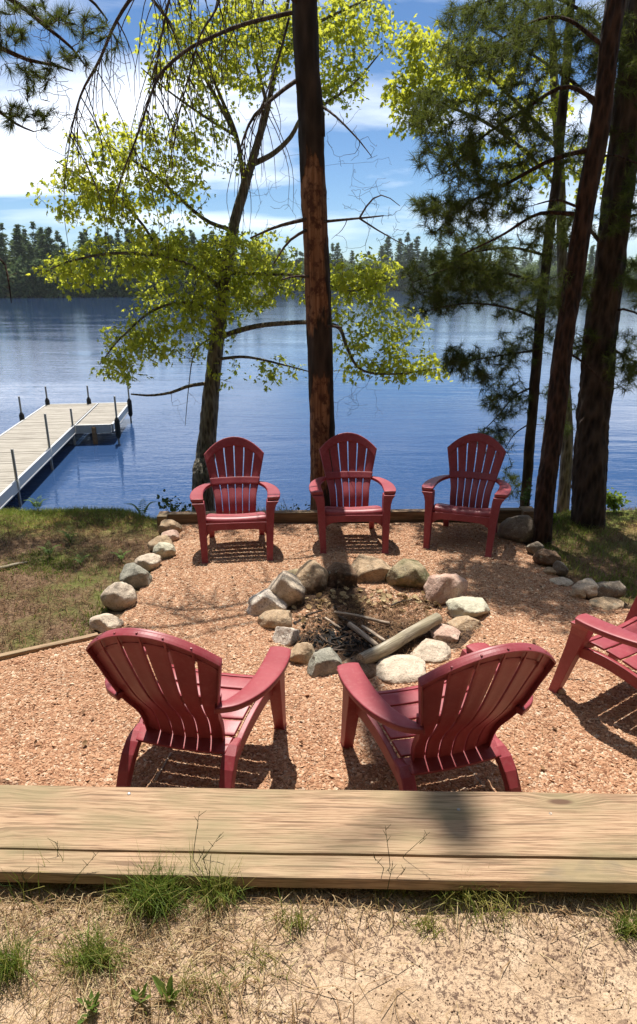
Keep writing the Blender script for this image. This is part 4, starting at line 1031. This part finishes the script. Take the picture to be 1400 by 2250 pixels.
t = pine((1190, 1205), 5.95, [(1192, 1170, 5.95), (1202, 1050, 6.0), (1217, 950, 6.05), (1236, 780, 6.12), (1262, 600, 6.2), (1296, 400, 6.2), (1322, 250, 6.2), (1345, 60, 6.2)], .092, .066,
         'reddish leaning pine trunk standing at the right end of the patio timber', l2, b2, M_BARK_RED, .07, [(2.36, 6.2, 5.2), (2.4, 6.2, 7.5), (2.4, 6.2, 9.5)])
v = nrm(rng.normal(size=(120, 3))) * rng.random((120, 1)) ** .4 * np.array((1.3, 1.2, 1.6)) + np.array((2.5, 6.3, 7.4))
tips, dirs, paths = t.grow(v); t.needles(tips, dirs, 26, .12, .006)
t.done(M_BARK_RED, M_TWIG, M_NEEDLE)

l3 = [([(1340, 560, 6.9), (1270, 480, 6.7), (1180, 470, 6.7)], .022, .006), ([(1368, 330, 6.9), (1290, 210, 6.8), (1180, 130, 6.8), (1060, 60, 6.8)], .022, .006), ([(1385, 160, 6.9), (1300, 40, 6.9), (1180, -10, 6.9), (1020, 10, 7.0)], .022, .006),
      ([(1330, 690, 6.9), (1380, 680, 6.7), (1450, 720, 6.6)], .016, .005), ([(1335, 760, 6.9), (1385, 790, 6.7), (1440, 830, 6.6)], .014, .005), ([(1360, 500, 6.9), (1400, 470, 6.8), (1470, 480, 6.7)], .016, .005),
      ([(1325, 690, 6.9), (1270, 640, 6.8), (1210, 660, 6.8)], .014, .005)]
b3 = [(1380, 800, 55, 80, 6.6, .4, 85), (1395, 620, 50, 60, 6.7, .4, 51), (1360, 480, 60, 60, 6.8, .4, 57), (1385, 150, 55, 90, 6.8, .4, 71), (1260, 640, 55, 60, 6.8, .4, 57), (1250, 500, 60, 55, 6.8, .4, 51), (1280, 760, 40, 45, 6.8, .3, 31), (1250, 60, 110, 80, 6.9, .5, 128), (1030, 40, 90, 45, 7.0, .5, 88), (1140, 20, 90, 50, 6.9, .5, 90), (1300, 160, 70, 70, 6.9, .4, 51), (1280, 330, 50, 70, 6.9, .4, 36), (1385, 320, 40, 60, 6.9, .3, 50), (1330, 90, 90, 90, 6.7, .4, 75), (1390, 420, 40, 80, 6.7, .3, 42)]
t = pine((1292, 1152), 6.55, [(1292, 1120, 6.58), (1297, 1020, 6.65), (1308, 880, 6.8), (1318, 760, 6.85), (1338, 600, 6.9), (1362, 400, 6.9), (1386, 200, 6.9), (1405, 20, 6.9)], .170, .10,
         'thickest dark pine trunk with flared foot on the right bank', l3, b3, M_BARK_PINE, .10, [(2.85, 6.95, 5.2), (2.85, 7.0, 7.5), (2.85, 7.0, 10)], seg=20)
v = nrm(rng.normal(size=(240, 3))) * rng.random((240, 1)) ** .4 * np.array((1.7, 1.5, 2.2)) + np.array((3.1, 7.0, 7.6))
tips, dirs, paths = t.grow(v); t.needles(tips, dirs, 26, .12, .006)
v = nrm(rng.normal(size=(190, 3))) * rng.random((190, 1)) ** .4 * np.array((1.3, .8, .65)) + np.array((2.75, 7.9, 5.75))  # boughs above the frame, added to shade the right side of the patio
tips, dirs, paths = t.grow(v); t.needles(tips, dirs, 26, .12, .006)
knob = at(1298, 748, 6.72)
tube(t.wood, np.array([knob, knob + (-.05, -.02, .02), knob + (-.075, -.03, .03)]) - t.base, [.05, .045, .02], 8)
t.done(M_BARK_PINE, M_TWIG, M_NEEDLE)

# --- second leafy tree behind the right hand pines
TB = at(1245, 1085, 8.2); TB[2] = float(ground_z(TB[0], TB[1])) - .2
t = Tree('maple_tree', TB, 'second yellow green leafy tree half hidden behind the right hand pines')
t.limb(np.vstack([TB[None], px([(1245, 1000, 8.2), (1240, 800, 8.3), (1235, 560, 8.4), (1228, 330, 8.5), (1215, 120, 8.5), (1200, -120, 8.6)])]), .085, .03, 10, 60, amp=.08)
for P, a, b in [([(1232, 420, 8.45), (1150, 330, 8.3), (1050, 260, 8.1), (940, 220, 8.0), (870, 190, 7.9)], .026, .006), ([(1228, 330, 8.5), (1130, 220, 8.3), (1030, 130, 8.1), (930, 90, 8.0)], .024, .006), ([(1235, 520, 8.4), (1290, 420, 8.3), (1330, 330, 8.3)], .018, .005)]: t.limb(px(P), a, b, 6)
tips, dirs, paths = t.grow(cloud([(930, 110, 85, 60, 8.0, .5, 60), (895, 200, 60, 65, 8.0, .5, 58), (980, 190, 80, 60, 8.1, .5, 50), (930, 270, 60, 35, 8.0, .4, 28), (1050, 160, 110, 100, 8.2, .6, 70), (1180, 220, 100, 120, 8.4, .6, 60), (1290, 370, 60, 90, 8.3, .5, 44), (1130, 370, 110, 80, 8.3, .6, 44), (1010, 330, 60, 40, 8.1, .4, 20)], 1), sag=.05, up=.06)
t.leaves(tips, dirs, paths, 10, .060, .14, .6)
t.done(M_BARK_MAPLE, M_TWIG, M_MAPLE)

# --- pine whose boughs hang into the top left corner; its trunk stands left of the picture
t = Tree('pine_tree', (-2.85, 3.75, plane_z(3.75) - .15), 'pine boughs with long needles hanging into the top left corner')
t.limb([(-2.85, 3.75, plane_z(3.75) - .15), (-2.86, 3.75, 2), (-2.88, 3.78, 5), (-2.9, 3.8, 8), (-2.9, 3.8, 11)], .17, .06, 12, 60, amp=.08)
for P, a, b in [([(-260, 60, 3.64), (-100, 60, 3.57), (0, 100, 3.50), (60, 125, 3.50), (115, 142, 3.46), (165, 162, 3.43)], .015, .003), ([(-260, -60, 3.64), (-60, -40, 3.57), (40, 8, 3.50), (95, 55, 3.46), (150, 105, 3.43), (190, 150, 3.39)], .015, .003),
                ([(-260, 180, 3.64), (-80, 215, 3.57), (0, 245, 3.50), (40, 270, 3.46), (80, 290, 3.43)], .011, .003), ([(-200, -140, 3.64), (0, -110, 3.57), (120, -60, 3.50), (200, 0, 3.46), (240, 50, 3.43)], .014, .003), ([(-220, 560, 3.64), (-60, 560, 3.57), (0, 565, 3.50), (14, 600, 3.46), (20, 640, 3.43), (24, 665, 3.43)], .008, .002)]:
    t.limb(px(P), a, b, 6, wob=.03)
tips, dirs, paths = t.grow(cloud([(20, 85, 50, 40, 3.50, .3, 15), (120, 30, 85, 35, 3.50, .3, 24), (190, 65, 50, 40, 3.46, .25, 13), (60, 165, 60, 40, 3.50, .3, 16), (25, 255, 40, 40, 3.46, .25, 13), (90, 265, 35, 35, 3.43, .2, 9), (140, 130, 60, 40, 3.46, .3, 14), (10, 20, 60, 40, 3.50, .3, 12), (240, 90, 30, 40, 3.43, .2, 4)], 1), r_tip=.0016, jit=.2, thick=.007)
t.needles(tips, dirs, 60, .062, .0025, .48, .04, .3)
t.grow(cloud([(150, 250, 110, 90, 3.46, .3, 70), (230, 130, 70, 90, 3.46, .3, 46), (80, 180, 90, 110, 3.46, .3, 60), (60, 60, 100, 60, 3.46, .3, 40), (30, 620, 30, 40, 3.46, .1, 8)], 1), r_tip=.0011, jit=.25, sag=.15)
v = nrm(rng.normal(size=(330, 3))) * rng.random((330, 1)) ** .4 * np.array((1.4, 1.3, 2.0)) + np.array((-4.6, 5.2, 7.4))
for k in range(10):
    a = k * 2.4; z = 5.6 + .4 * k; t.limb([(-2.9, 3.8, z), (-3.6 + .7 * math.cos(a), 4.4 + .7 * math.sin(a), z), (-4.3 + 1.3 * math.cos(a), 5.0 + 1.3 * math.sin(a), z + .1)], .03, .008, 5)
tips, dirs, paths = t.grow(v); t.needles(tips, dirs, 26, .13, .006)
t.done(M_BARK_RED, M_TWIG, M_NEEDLE)

# ------------------------------------------------------------------ far shore: single trees, shared meshes
def far_conifer(seed, wide, gap):
    r = np.random.default_rng(seed); V = []; F = []; T = []; k = 0
    lv = 17
    for i in range(lv):
        tt = i / (lv - 1); z = .10 + .90 * tt; rad = wide * (1 - tt) ** .75 * (.75 + .5 * r.random()) + .012
        if gap and r.random() < gap and .2 < tt < .9: continue
        nb = int(6 + 5 * (1 - tt))
        for j in range(nb):
            a = r.random() * 6.283; rr = rad * (.6 + .55 * r.random())
            for m in range(16):
                f = .15 + .85 * r.random() ** .8; c = np.array((math.cos(a) * rr * f, math.sin(a) * rr * f, z - .035 * f * (1.2 - tt) + r.normal(0, .012)))
                s = .017 + .016 * r.random(); q = r.normal(size=(3, 3)) * np.array((1, 1, .55)) * s * .8
                V += [c + q[0], c + q[1], c + q[2]]; F.append([k, k + 1, k + 2]); T += [r.random()] * 3; k += 3
    mb = MB(); mb.add(np.array(V), np.array(F), np.array(T)); tube(mb, [(0, 0, -.05), (0, 0, .5), (0, 0, .98)], [.013, .009, .002], 5)
    me = mesh_of('far_conifer', np.concatenate(mb.v), mb.f, np.concatenate(mb.t)); me.materials.append(M_FAR1); return me
def far_broad(seed):
    r = np.random.default_rng(seed); n = 2200
    cs = np.stack([r.normal(0, .13, 9), r.normal(0, .13, 9), .42 + .42 * r.random(9)], -1); ci = r.integers(0, 9, n)
    c = cs[ci] + nrm(r.normal(size=(n, 3))) * (r.random((n, 1)) ** .4) * np.array((.16, .16, .14)); q = r.normal(size=(n, 3, 3)) * .016
    mb = MB(); mb.add((c[:, None] + q).reshape(-1, 3), np.arange(n * 3).reshape(-1, 3), np.repeat(r.random(n), 3)); tube(mb, [(0, 0, -.05), (0, 0, .4), (0.02, 0, .7)], [.016, .012, .004], 5)
    me = mesh_of('far_broadleaf', np.concatenate(mb.v), mb.f, np.concatenate(mb.t)); me.materials.append(M_FAR2); return me
FM = [far_conifer(1, .20, 0), far_conifer(2, .25, 0), far_conifer(3, .27, .2), far_conifer(4, .22, .08), far_conifer(6, .28, .3)]
FB = [far_broad(5), far_broad(8)]
spots = []
for k in range(142):
    x = -112 + 86 * rng.random(); back = 1 + 26 * rng.random() ** 1.2; spots.append((x, float(np.interp(x, *SH_L)) + back, 12 + 6 * rng.random(), .22, 'left'))
for k in range(148):
    x = -45 + 250 * (k + rng.random()) / 148; back = 1 + 30 * rng.random() ** 1.3; spots.append((x, float(np.interp(x, *SH_R)) + back, 17 + 8 * rng.random(), .5, 'right'))
for k, (px_, h_) in enumerate(((868, 27), (884, 30), (905, 28), (955, 30), (845, 27), (990, 30))):
    spots.append(((px_ - 700) / FPX * 405, 408 + k * 2, h_, 0, 'right'))
for (x, y, h, pb, side) in spots:
    br = rng.random() < pb
    me = (FB if br else FM)[rng.integers(2 if br else 5)]
    o = place('broadleaf_tree' if br else 'conifer_tree', me, None); o.location = (x, y, float(ground_z(x, y)) - .3); o.rotation_euler = (0, 0, rng.random() * 6.28)
    s = h * (.75 if br else 1); w_ = s * (.85 + .4 * rng.random()) * (1.25 if br else 1); o.scale = (w_, w_, s)
    tag(o, ('pale green broadleaf tree' if br else 'dark conifer') + (' in the wood on the nearer far shore at left' if side == 'left' else ' in the wood on the farthest shore'), 'tree', 'trees on the %s far shore' % ('nearer left' if side == 'left' else 'farthest'))
mb = MB(); n = 36000
sel = rng.random(n) < .5; x = np.where(sel, -118 + 93 * rng.random(n), -50 + 265 * rng.random(n))
y = np.where(sel, np.interp(x, *SH_L), np.interp(x, *SH_R)) + 20 * rng.random(n) ** 1.5 - 1.5
c = np.stack([x, y, ground_z(x, y) + np.maximum(-.1, np.where(sel, 10.5, 15) * rng.random(n) ** 1.05 * (.75 + .35 * noise2(x, y * 0, .16, 19)))], -1)
q = rng.normal(size=(n, 3, 3)) * np.where(sel, .5, .95)[:, None, None]
mb.add((c[:, None] + q).reshape(-1, 3), np.arange(n * 3).reshape(-1, 3), np.repeat(rng.random(n), 3))
tag(mb.build('undergrowth', M_FAR1, kind='stuff'), 'dark undergrowth filling the woods along the far shores', 'undergrowth')

# unseen wood added behind and beside the viewpoint to cut sky fill
mb = MB(); n = 15000
th = R(-200) + R(220) * rng.random(n); rd_ = 7.5 + 7 * rng.random(n); x = 9.5 / 8 * rd_ * np.cos(th); y = 1.5 + rd_ * np.sin(th)
k = (y < 4.5) & ((np.abs(x) > 6.5) | (y < -3)); x, y = x[k], y[k]; n = len(x)
c = np.stack([x, y, .8 + 14 * rng.random(n) ** .8], -1); q = rng.normal(size=(n, 3, 3)) * .34
mb.add((c[:, None] + q).reshape(-1, 3), np.arange(n * 3).reshape(-1, 3), np.repeat(rng.random(n), 3))
for k in range(26):
    a_ = R(-195) + R(210) * (k + .5) / 26; r_ = 8.5 + 4 * rng.random(); x_, y_ = 1.19 * r_ * math.cos(a_), min(1.5 + r_ * math.sin(a_), 4.2)
    tube(mb, [(x_, y_, -.3), (x_, y_, 5), (x_ + .2, y_, 13)], [.2, .16, .06], 7)
tag(mb.build('sky_blocking_wood', M_FAR1, kind='stuff'), 'unseen dark trees added behind the viewpoint and beyond both sides to block sky light', 'sky_blocking_wood')

# the air over the lake: one closed box round everything, thin even haze
mb = MB(); box(mb, -1515, 1515, -65, 1820, -6, 34)
hz = mb.build('haze', None); tag(hz, 'thin pale haze in the air over the lake', 'haze', kind='stuff')
hm = bpy.data.materials.new('haze_air'); hm.use_nodes = True; hm.node_tree.nodes.clear()
ho = hm.node_tree.nodes.new('ShaderNodeOutputMaterial'); hv = hm.node_tree.nodes.new('ShaderNodeVolumePrincipled')
hv.inputs['Color'].default_value = (.86, .92, 1, 1); hv.inputs['Density'].default_value = .00013; hv.inputs['Anisotropy'].default_value = .3
hm.node_tree.links.new(hv.outputs[0], ho.inputs['Volume']); hz.data.materials.append(hm)

# ------------------------------------------------------------------ grass, ferns, shrubs, litter
def blades(mb, pos, h, w, lean=.35, tint=None, fold=.55):
    N = len(pos); th = rng.random(N) * 6.283; sd_ = np.stack([np.cos(th), np.sin(th), np.zeros(N)], -1)
    ln = rng.normal(0, 1, (N, 3)) * np.array((1, 1, 0)) * lean; h = h[:, None]; w = (w / 2)[:, None]
    up = np.array((0, 0, 1.0))
    p1 = pos + up * h * .5 + ln * h * .28; p2 = pos + up * h * (.98 - .25 * (ln ** 2).sum(1, keepdims=True) * 2) + ln * h
    V = np.stack([pos - sd_ * w, pos + sd_ * w, p1 + sd_ * w * .8, p1 - sd_ * w * .8, p2], 1).reshape(-1, 3); b = (np.arange(N) * 5)[:, None]
    t = rng.random(N) if tint is None else tint
    mb.add(V, [b + np.array([[0, 1, 2, 3]]), b + np.array([[3, 2, 4]])], np.repeat(t, 5))
def on_ground(x, y, dz=0.0): return np.stack([x, y, ground_z(x, y) + dz], -1)
# lawn
def lawn(n, x0, x1, y0, y1, dens):
    x = x0 + (x1 - x0) * rng.random(n); y = y0 + (y1 - y0) * rng.random(n); k = rng.random(n) < dens(x, y); return x[k], y[k]
mb = MB()
lm = lambda x, y: np.clip((noise2(x, y, 1.3, 71) - .12) * 2.6, .03, 1) * (x < left_edge(y) - .12) * .9
x, y = lawn(90000, -5.2, -1.4, 3.0, 6.5, lm); N = len(x)
blades(mb, on_ground(x, y), .02 + .05 * rng.random(N) ** 1.5, .003 + .003 * rng.random(N), .5, np.clip(rng.normal(.55, .22, N), 0, 1))
x, y = lawn(52000, -5.2, -1.45, 6.3, 7.7, lambda x, y: np.clip(.25 + (y - 6.5) * 1.2, 0, 1)); N = len(x)
blades(mb, on_ground(x, y), .02 + .07 * rng.random(N) ** 1.8, .0025 + .003 * rng.random(N), .55, np.clip(rng.normal(.62, .2, N) + .25 * noise2(x, y, 1.6, 73), 0, 1))
x, y = lawn(70000, 2.0, 5.4, 4.5, 7.5, lambda x, y: np.clip(.25 + noise2(x, y, 1.2, 77) * 1.3, .05, 1) * (x > right_edge(y) + .15)); N = len(x)
blades(mb, on_ground(x, y), .03 + .08 * rng.random(N) ** 1.5, .003 + .003 * rng.random(N), .5, np.clip(rng.normal(.5, .25, N), 0, 1))
x, y = lawn(5000, -1.7, 2.4, 6.72, 7.1, lambda x, y: np.clip(noise2(x, y, 2.2, 91) * 1.8, 0, 1)); N = len(x)
blades(mb, on_ground(x, y), .06 + .18 * rng.random(N) ** 1.6, .003 + .003 * rng.random(N), .35, np.clip(rng.normal(.45, .22, N), 0, 1))
tag(mb.build('lawn_grass', M_GRASS, kind='stuff'), 'thin green lawn grass beside the patio and along the bank', 'grass')
mb = MB()
x, y = lawn(34000, -5.2, -1.3, 3.0, 6.9, lambda x, y: (x < left_edge(y) - .05) * np.clip(.6 - noise2(x, y, 1.3, 71), .15, 1)); N = len(x)
strips(mb, on_ground(x, y, .004), .04 + .08 * rng.random(N), .0025 + .0025 * rng.random(N), lift=.012)
x, y = lawn(16000, 2.0, 5.2, 4.2, 7.2, lambda x, y: (x > right_edge(y) + .05) * .7); N = len(x)
strips(mb, on_ground(x, y, .004), .05 + .08 * rng.random(N), .0025 + .0025 * rng.random(N), lift=.012)
x, y = sample_patio(2600, 2.0, 6.4); N = len(x)
kk = rng.random(N) < np.clip(.35 + noise2(x, y, 1.3, 83) + .35 * sstep(1.2, 2.4, x), 0, 1); x, y = x[kk], y[kk]; N = len(x)
strips(mb, np.stack([x, y, gravel_z(x, y) + .012], -1), .05 + .07 * rng.random(N), .002 + .0012 * rng.random(N), lift=.01)
tag(mb.build('needle_litter', M_LITTER, kind='stuff'), 'fallen brown pine needles scattered over the lawn and patio', 'needles')
mb = MB(); x, y = sample_patio(260, 2.2, 6.4); n = len(x)
d = np.stack([rng.normal(size=n), rng.normal(size=n), rng.normal(0, .3, n)], -1)
inst(mb, LEAF2, LEAF2F, np.stack([x, y, gravel_z(x, y) + .014], -1), basis(d, np.tile((0.1, .2, 1.), (n, 1)) + rng.normal(0, .4, (n, 3))), .012 + .024 * rng.random(n), .3 + .7 * rng.random(n))
tag(mb.build('scattered_leaves', M_LITTER, kind='stuff'), 'small dead leaf scraps scattered over the gravel', 'leaves')
# foreground straw and specks
mb = MB(); n = 10000; x = -1.05 + 2.1 * rng.random(n); y = .92 + .46 * rng.random(n)
dm = np.clip(.22 + noise2(x, y, 2.6, 95) * .9 + .55 * sstep(1.2, 1.37, y) + .25 * np.exp(-((x + .2) / .35) ** 2), .06, 1)
dm = dm * (1 - .75 * sstep(-.1, .35, x) * (1 - sstep(1.22, 1.36, y)))
k = rng.random(n) < dm; x, y = x[k], y[k]; N = len(x)
strips(mb, on_ground(x, y, .004), .03 + .11 * rng.random(N) ** 1.6, .0010 + .0013 * rng.random(N), lift=.008, curl=.3)
tag(mb.build('dry_straw', M_STRAW, kind='stuff'), 'dry straw and needles strewn over the foreground sand', 'straw')
mb = MB(); n = 7000; x = -1.05 + 2.1 * rng.random(n); y = .92 + .44 * rng.random(n); k = rng.random(n) < np.clip(.45 + noise2(x, y, 2.4, 97) * 1.1 + .25 * x, .08, 1); x, y = x[k], y[k]; N = len(x)
sz = .0008 + .0013 * rng.random(N); th = rng.random(N) * 6.283
inst(mb, OCT, OCTF, on_ground(x, y, .0008), basis(np.stack([np.cos(th), np.sin(th), rng.normal(0, .2, N)], -1), np.tile((0, 0, 1.), (N, 1))), np.stack([sz, sz * (1 + 1.5 * rng.random(N)), sz * .5], -1), rng.random(N) ** 2 * .6)
tag(mb.build('bark_crumbs', M_LITTER, kind='stuff'), 'dark bark crumbs peppering the foreground sand', 'litter')

def front(px_, py): q = flat(px_, py, .66); return np.array((q[0], q[1], float(ground_z(q[0], q[1])) - .004))
def tuft(px_, py, rx, n, h, tint, label, dry=.15, lean=.45, stalks=0, sh=.2):
    c = front(px_, py); e = empty('grass_tuft', c); tag(e, label, 'grass', 'grass tufts in the foreground')
    n = int(n * 1.1); mb = MB(); p = rng.normal(0, 1, (n, 2)) * np.array((rx, rx * .5)); d = rng.random(n) < dry
    P = np.stack([p[:, 0], p[:, 1], ground_z(c[0] + p[:, 0], c[1] + p[:, 1]) - c[2] - .002], -1)
    blades(mb, P, 1.75 * h * (.35 + .75 * rng.random(n)), .0014 + .0014 * rng.random(n), lean, np.where(d, .9 + .1 * rng.random(n), np.clip(rng.normal(tint, .18, n), 0, .8)))
    mb.build('blades', M_GRASS, e, kind='stuff')
    for k in range(stalks):
        q = rng.normal(0, 1, 2) * rx * .8; a = rng.normal(0, .05, 2); mb = MB(); L = sh * (.7 + .5 * rng.random())
        tube(mb, [(q[0], q[1], 0), (q[0] + a[0] * .4, q[1] + a[1] * .4, L * .5), (q[0] + a[0], q[1] + a[1], L)], [.0011, .0010, .0005], 4)
        for u in (.75, .85, .93): tube(mb, [(q[0] + a[0] * u, q[1] + a[1] * u, L * u), (q[0] + a[0] * u + rng.normal(0, .012), q[1] + a[1] * u, L * u + .02)], [.001, .0004], 3)
        mb.build('stalk', M_SHRUB, e)
    return e
tuft(345, 2012, .034, 560, .085, .35, 'dense bright green grass tuft against the plank wall, left of middle')
tuft(482, 2004, .028, 260, .075, .5, 'thinner yellow green tuft just right of the dense green one', .35, .5, 2, .16)
tuft(16, 2150, .030, 300, .085, .35, 'green grass tuft cut by the left edge of the photo', .2)
tuft(208, 2125, .034, 340, .065, .45, 'spreading green tuft in the sand at lower left', .3, .55)
tuft(300, 2010, .050, 160, .05, .7, 'dry thin grass between the dense tuft and the sand at left', .6, .6)
tuft(650, 2060, .022, 90, .05, .6, 'small pale tuft in the middle of the foreground sand', .5, .5)
tuft(1045, 2000, .060, 320, .055, .6, 'wide half dry tuft against the plank wall, right of middle', .65, .7)
tuft(1012, 1990, .016, 90, .06, .35, 'narrow green sprig at the left of the wide dry tuft', .2, .4)
tuft(935, 2055, .022, 90, .035, .7, 'low pale flattened tuft below the dark straw clump', .6, .8)
tuft(1372, 2060, .022, 150, .055, .4, 'short green tuft near the right edge of the photo', .25)
tuft(855, 1975, .026, 130, .04, .9, 'dark straw clump with tall seed stalks by the plank wall', .9, .8, 5, .17)
tuft(425, 1960, .006, 14, .09, .4, 'tall thin grass stalks in front of the plank seam, left', .2, .2, 3, .19)
tuft(95, 1985, .05, 30, .09, .4, 'sparse tall grass blades at the left end of the plank wall', .3, .4, 4, .15)
tuft(580, 2140, .035, 60, .035, .7, 'flat dry wisps in the sand below the middle', .7, .8)
tuft(440, 2200, .05, 110, .05, .55, 'thin wispy grass beside the broad leaved weeds', .5, .6)
BLD = np.array([(0, 0, 0), (.10, .25, .02), (.14, .55, .05), (.08, .85, .02), (0, 1, -.04), (-.08, .85, .02), (-.14, .55, .05), (-.10, .25, .02), (0, .5, -.02)])
BLDF = np.array([[8, k, (k + 1) % 8] for k in range(8)])
for (a, b, L, n, lab) in ((205, 2222, .055, 11, 'low leafy weed rosette, leftmost of the three at the bottom'), (308, 2212, .060, 6, 'upright broad leaved weed, middle of the three at the bottom'), (372, 2208, .066, 6, 'upright broad leaved weed, rightmost of the three at the bottom')):
    c = front(a, b); mb = MB(); th = np.arange(n) * 2.4 + rng.random(); el = .35 + .9 * rng.random(n) if n > 8 else .9 + .5 * rng.random(n)
    D = np.stack([np.cos(th) * np.cos(el), np.sin(th) * np.cos(el), np.sin(el)], -1)
    inst(mb, BLD, BLDF, np.zeros((n, 3)), basis(D, np.tile((0, 0, 1.0), (n, 1)) + .1 * rng.normal(size=(n, 3))), L * (.6 + .6 * rng.random(n)), rng.random(n))
    e = mb.build('weed', M_FERN); e.location = c; tag(e, lab, 'weed', 'weeds in the foreground sand')

# ferns on the lawn and the bank
def fern(px_, py, Yq, h, n, label):
    c = patio(px_, py) if Yq is None else at(px_, py, Yq); c[2] = float(ground_z(c[0], c[1])); e = empty('fern', c); tag(e, label, 'fern', 'young ferns at the lake side')
    for k in range(n):
        th = 6.283 * (k + .3 * rng.random()) / n; o_ = np.array((math.cos(th), math.sin(th), 0)); L = h * (.75 + .4 * rng.random())
        S = catmull([(0, 0, 0), o_ * .12 * L + (0, 0, .45 * L), o_ * .38 * L + (0, 0, .82 * L), o_ * .72 * L + (0, 0, .92 * L)], 16)
        mb = MB(); tube(mb, S, np.linspace(.0022, .0008, 16), 4, .4)
        T = nrm(np.gradient(S, axis=0))
        for i in range(4, 16):
            w_ = .34 * L * (1 - (i - 4) / 12.5) * (.75 if i == 4 else 1); sv = nrm(np.cross(T[i], (0, 0, 1.0))[None])[0]
            for sgn in (-1, 1):
                d = nrm((sv * sgn + T[i] * .45 + np.array((0, 0, -.12)))[None]); inst(mb, BLD * np.array((1.5, 1, 1)), BLDF, S[i][None], basis(d, np.array([[0, 0, 1.0]])), np.array([max(w_, .015)]), rng.random(1))
        mb.build('frond', M_FERN, e)
fern(312, 1122, 7.15, .24, 4, 'pale fern standing at the water edge left of the leafy tree')
fern(268, 1236, None, .13, 4, 'bright green fern on the lawn nearest the edge stones')
fern(178, 1243, None, .10, 3, 'tiny fern left of the bright one on the lawn')
fern(110, 1226, None, .13, 4, 'pale fern in the shade at the left of the lawn')
fern(155, 1192, None, .14, 4, 'fern in the darker litter further back on the lawn')
fern(85, 1128, 7.1, .18, 5, 'fern at the lake end of the lawn beside the dock')

def shrub(px_, py, Yq, w_, h, n, label, mat, leaf=.035, stems=9, cat='shrub', base=None):
    c = at(px_, py, Yq); c[2] = float(ground_z(c[0], c[1])) if base is None else base; e = empty('shrub', c); tag(e, label, cat)
    st_ = MB(); lf = MB(); tips = []
    for k in range(stems):
        a = rng.normal(0, .5, 2) * w_ * .6; q = catmull([(0, 0, 0), (a[0] * .4, a[1] * .4, h * .45), (a[0], a[1], h * (.6 + .45 * rng.random()))], 8); tube(st_, q, np.linspace(.006, .0018, 8), 4); tips += list(q[3:])
    tips = np.array(tips); i = rng.integers(0, len(tips), n); P = tips[i] + rng.normal(0, .12 * w_, (n, 3)); D = rng.normal(size=(n, 3)) + (0, 0, .2)
    inst(lf, LEAF2, LEAF2F, P, basis(D, np.tile((0, 0, 1.0), (n, 1)) + .6 * rng.normal(size=(n, 3))), leaf * (.6 + .7 * rng.random(n)), rng.random(n))
    st_.build('stems', M_TWIG, e); lf.build('foliage', mat, e, kind='stuff')
shrub(398, 1112, 7.25, .36, .42, 330, 'dark leafy shrub at the foot of the leafy tree', M_SHRUB, .045, 12)
shrub(640, 1128, 7.0, .34, .24, 60, 'thin dark twiggy sprig behind the back timber', M_SHRUB, .03, 12)
shrub(1348, 1140, 7.0, .30, .20, 220, 'bright green leafy plant on the bank at far right', M_BRIGHT, .05, 9)
shrub(1213, 1155, 6.6, .12, .10, 70, 'small yellow green plant between the two right hand trunks', M_BRIGHT, .04, 6)
shrub(1150, 1150, 6.9, .15, .45, 90, 'spindly green sapling behind the dark boulder', M_SHRUB, .04, 6)

# grey root and old stump bits on the left lawn
stick('root', [patio(-20, 1252, -.01), patio(10, 1247, .004), patio(36, 1240, .006), patio(62, 1236, -.012)], .022, .012, M_LOG, 'grey exposed root on the lawn at far left', None, cat='root')
stick('stick', [patio(340, 1716, .03), patio(356, 1690, .03), patio(376, 1655, .03)], .006, .005, M_STICK, 'pale thin stick on the gravel under the near left chair', 'sticks on the gravel')
stick('stick', [patio(1030, 1690, .03), patio(1046, 1706, .03), patio(1066, 1738, .03)], .006, .005, M_STICK, 'pale thin stick on the gravel under the near right chair', 'sticks on the gravel')
stick('stick', [patio(1232, 1496, .03), patio(1260, 1492, .035), patio(1305, 1500, .03)], .005, .003, M_TWIG, 'dark crooked twig on the gravel before the right hand chair', 'sticks on the gravel')
print('tris', sum(len(o.data.loop_triangles) or sum(len(p.vertices) - 2 for p in o.data.polygons) for o in bpy.data.objects if o.type == 'MESH' and o.data.users == 1))
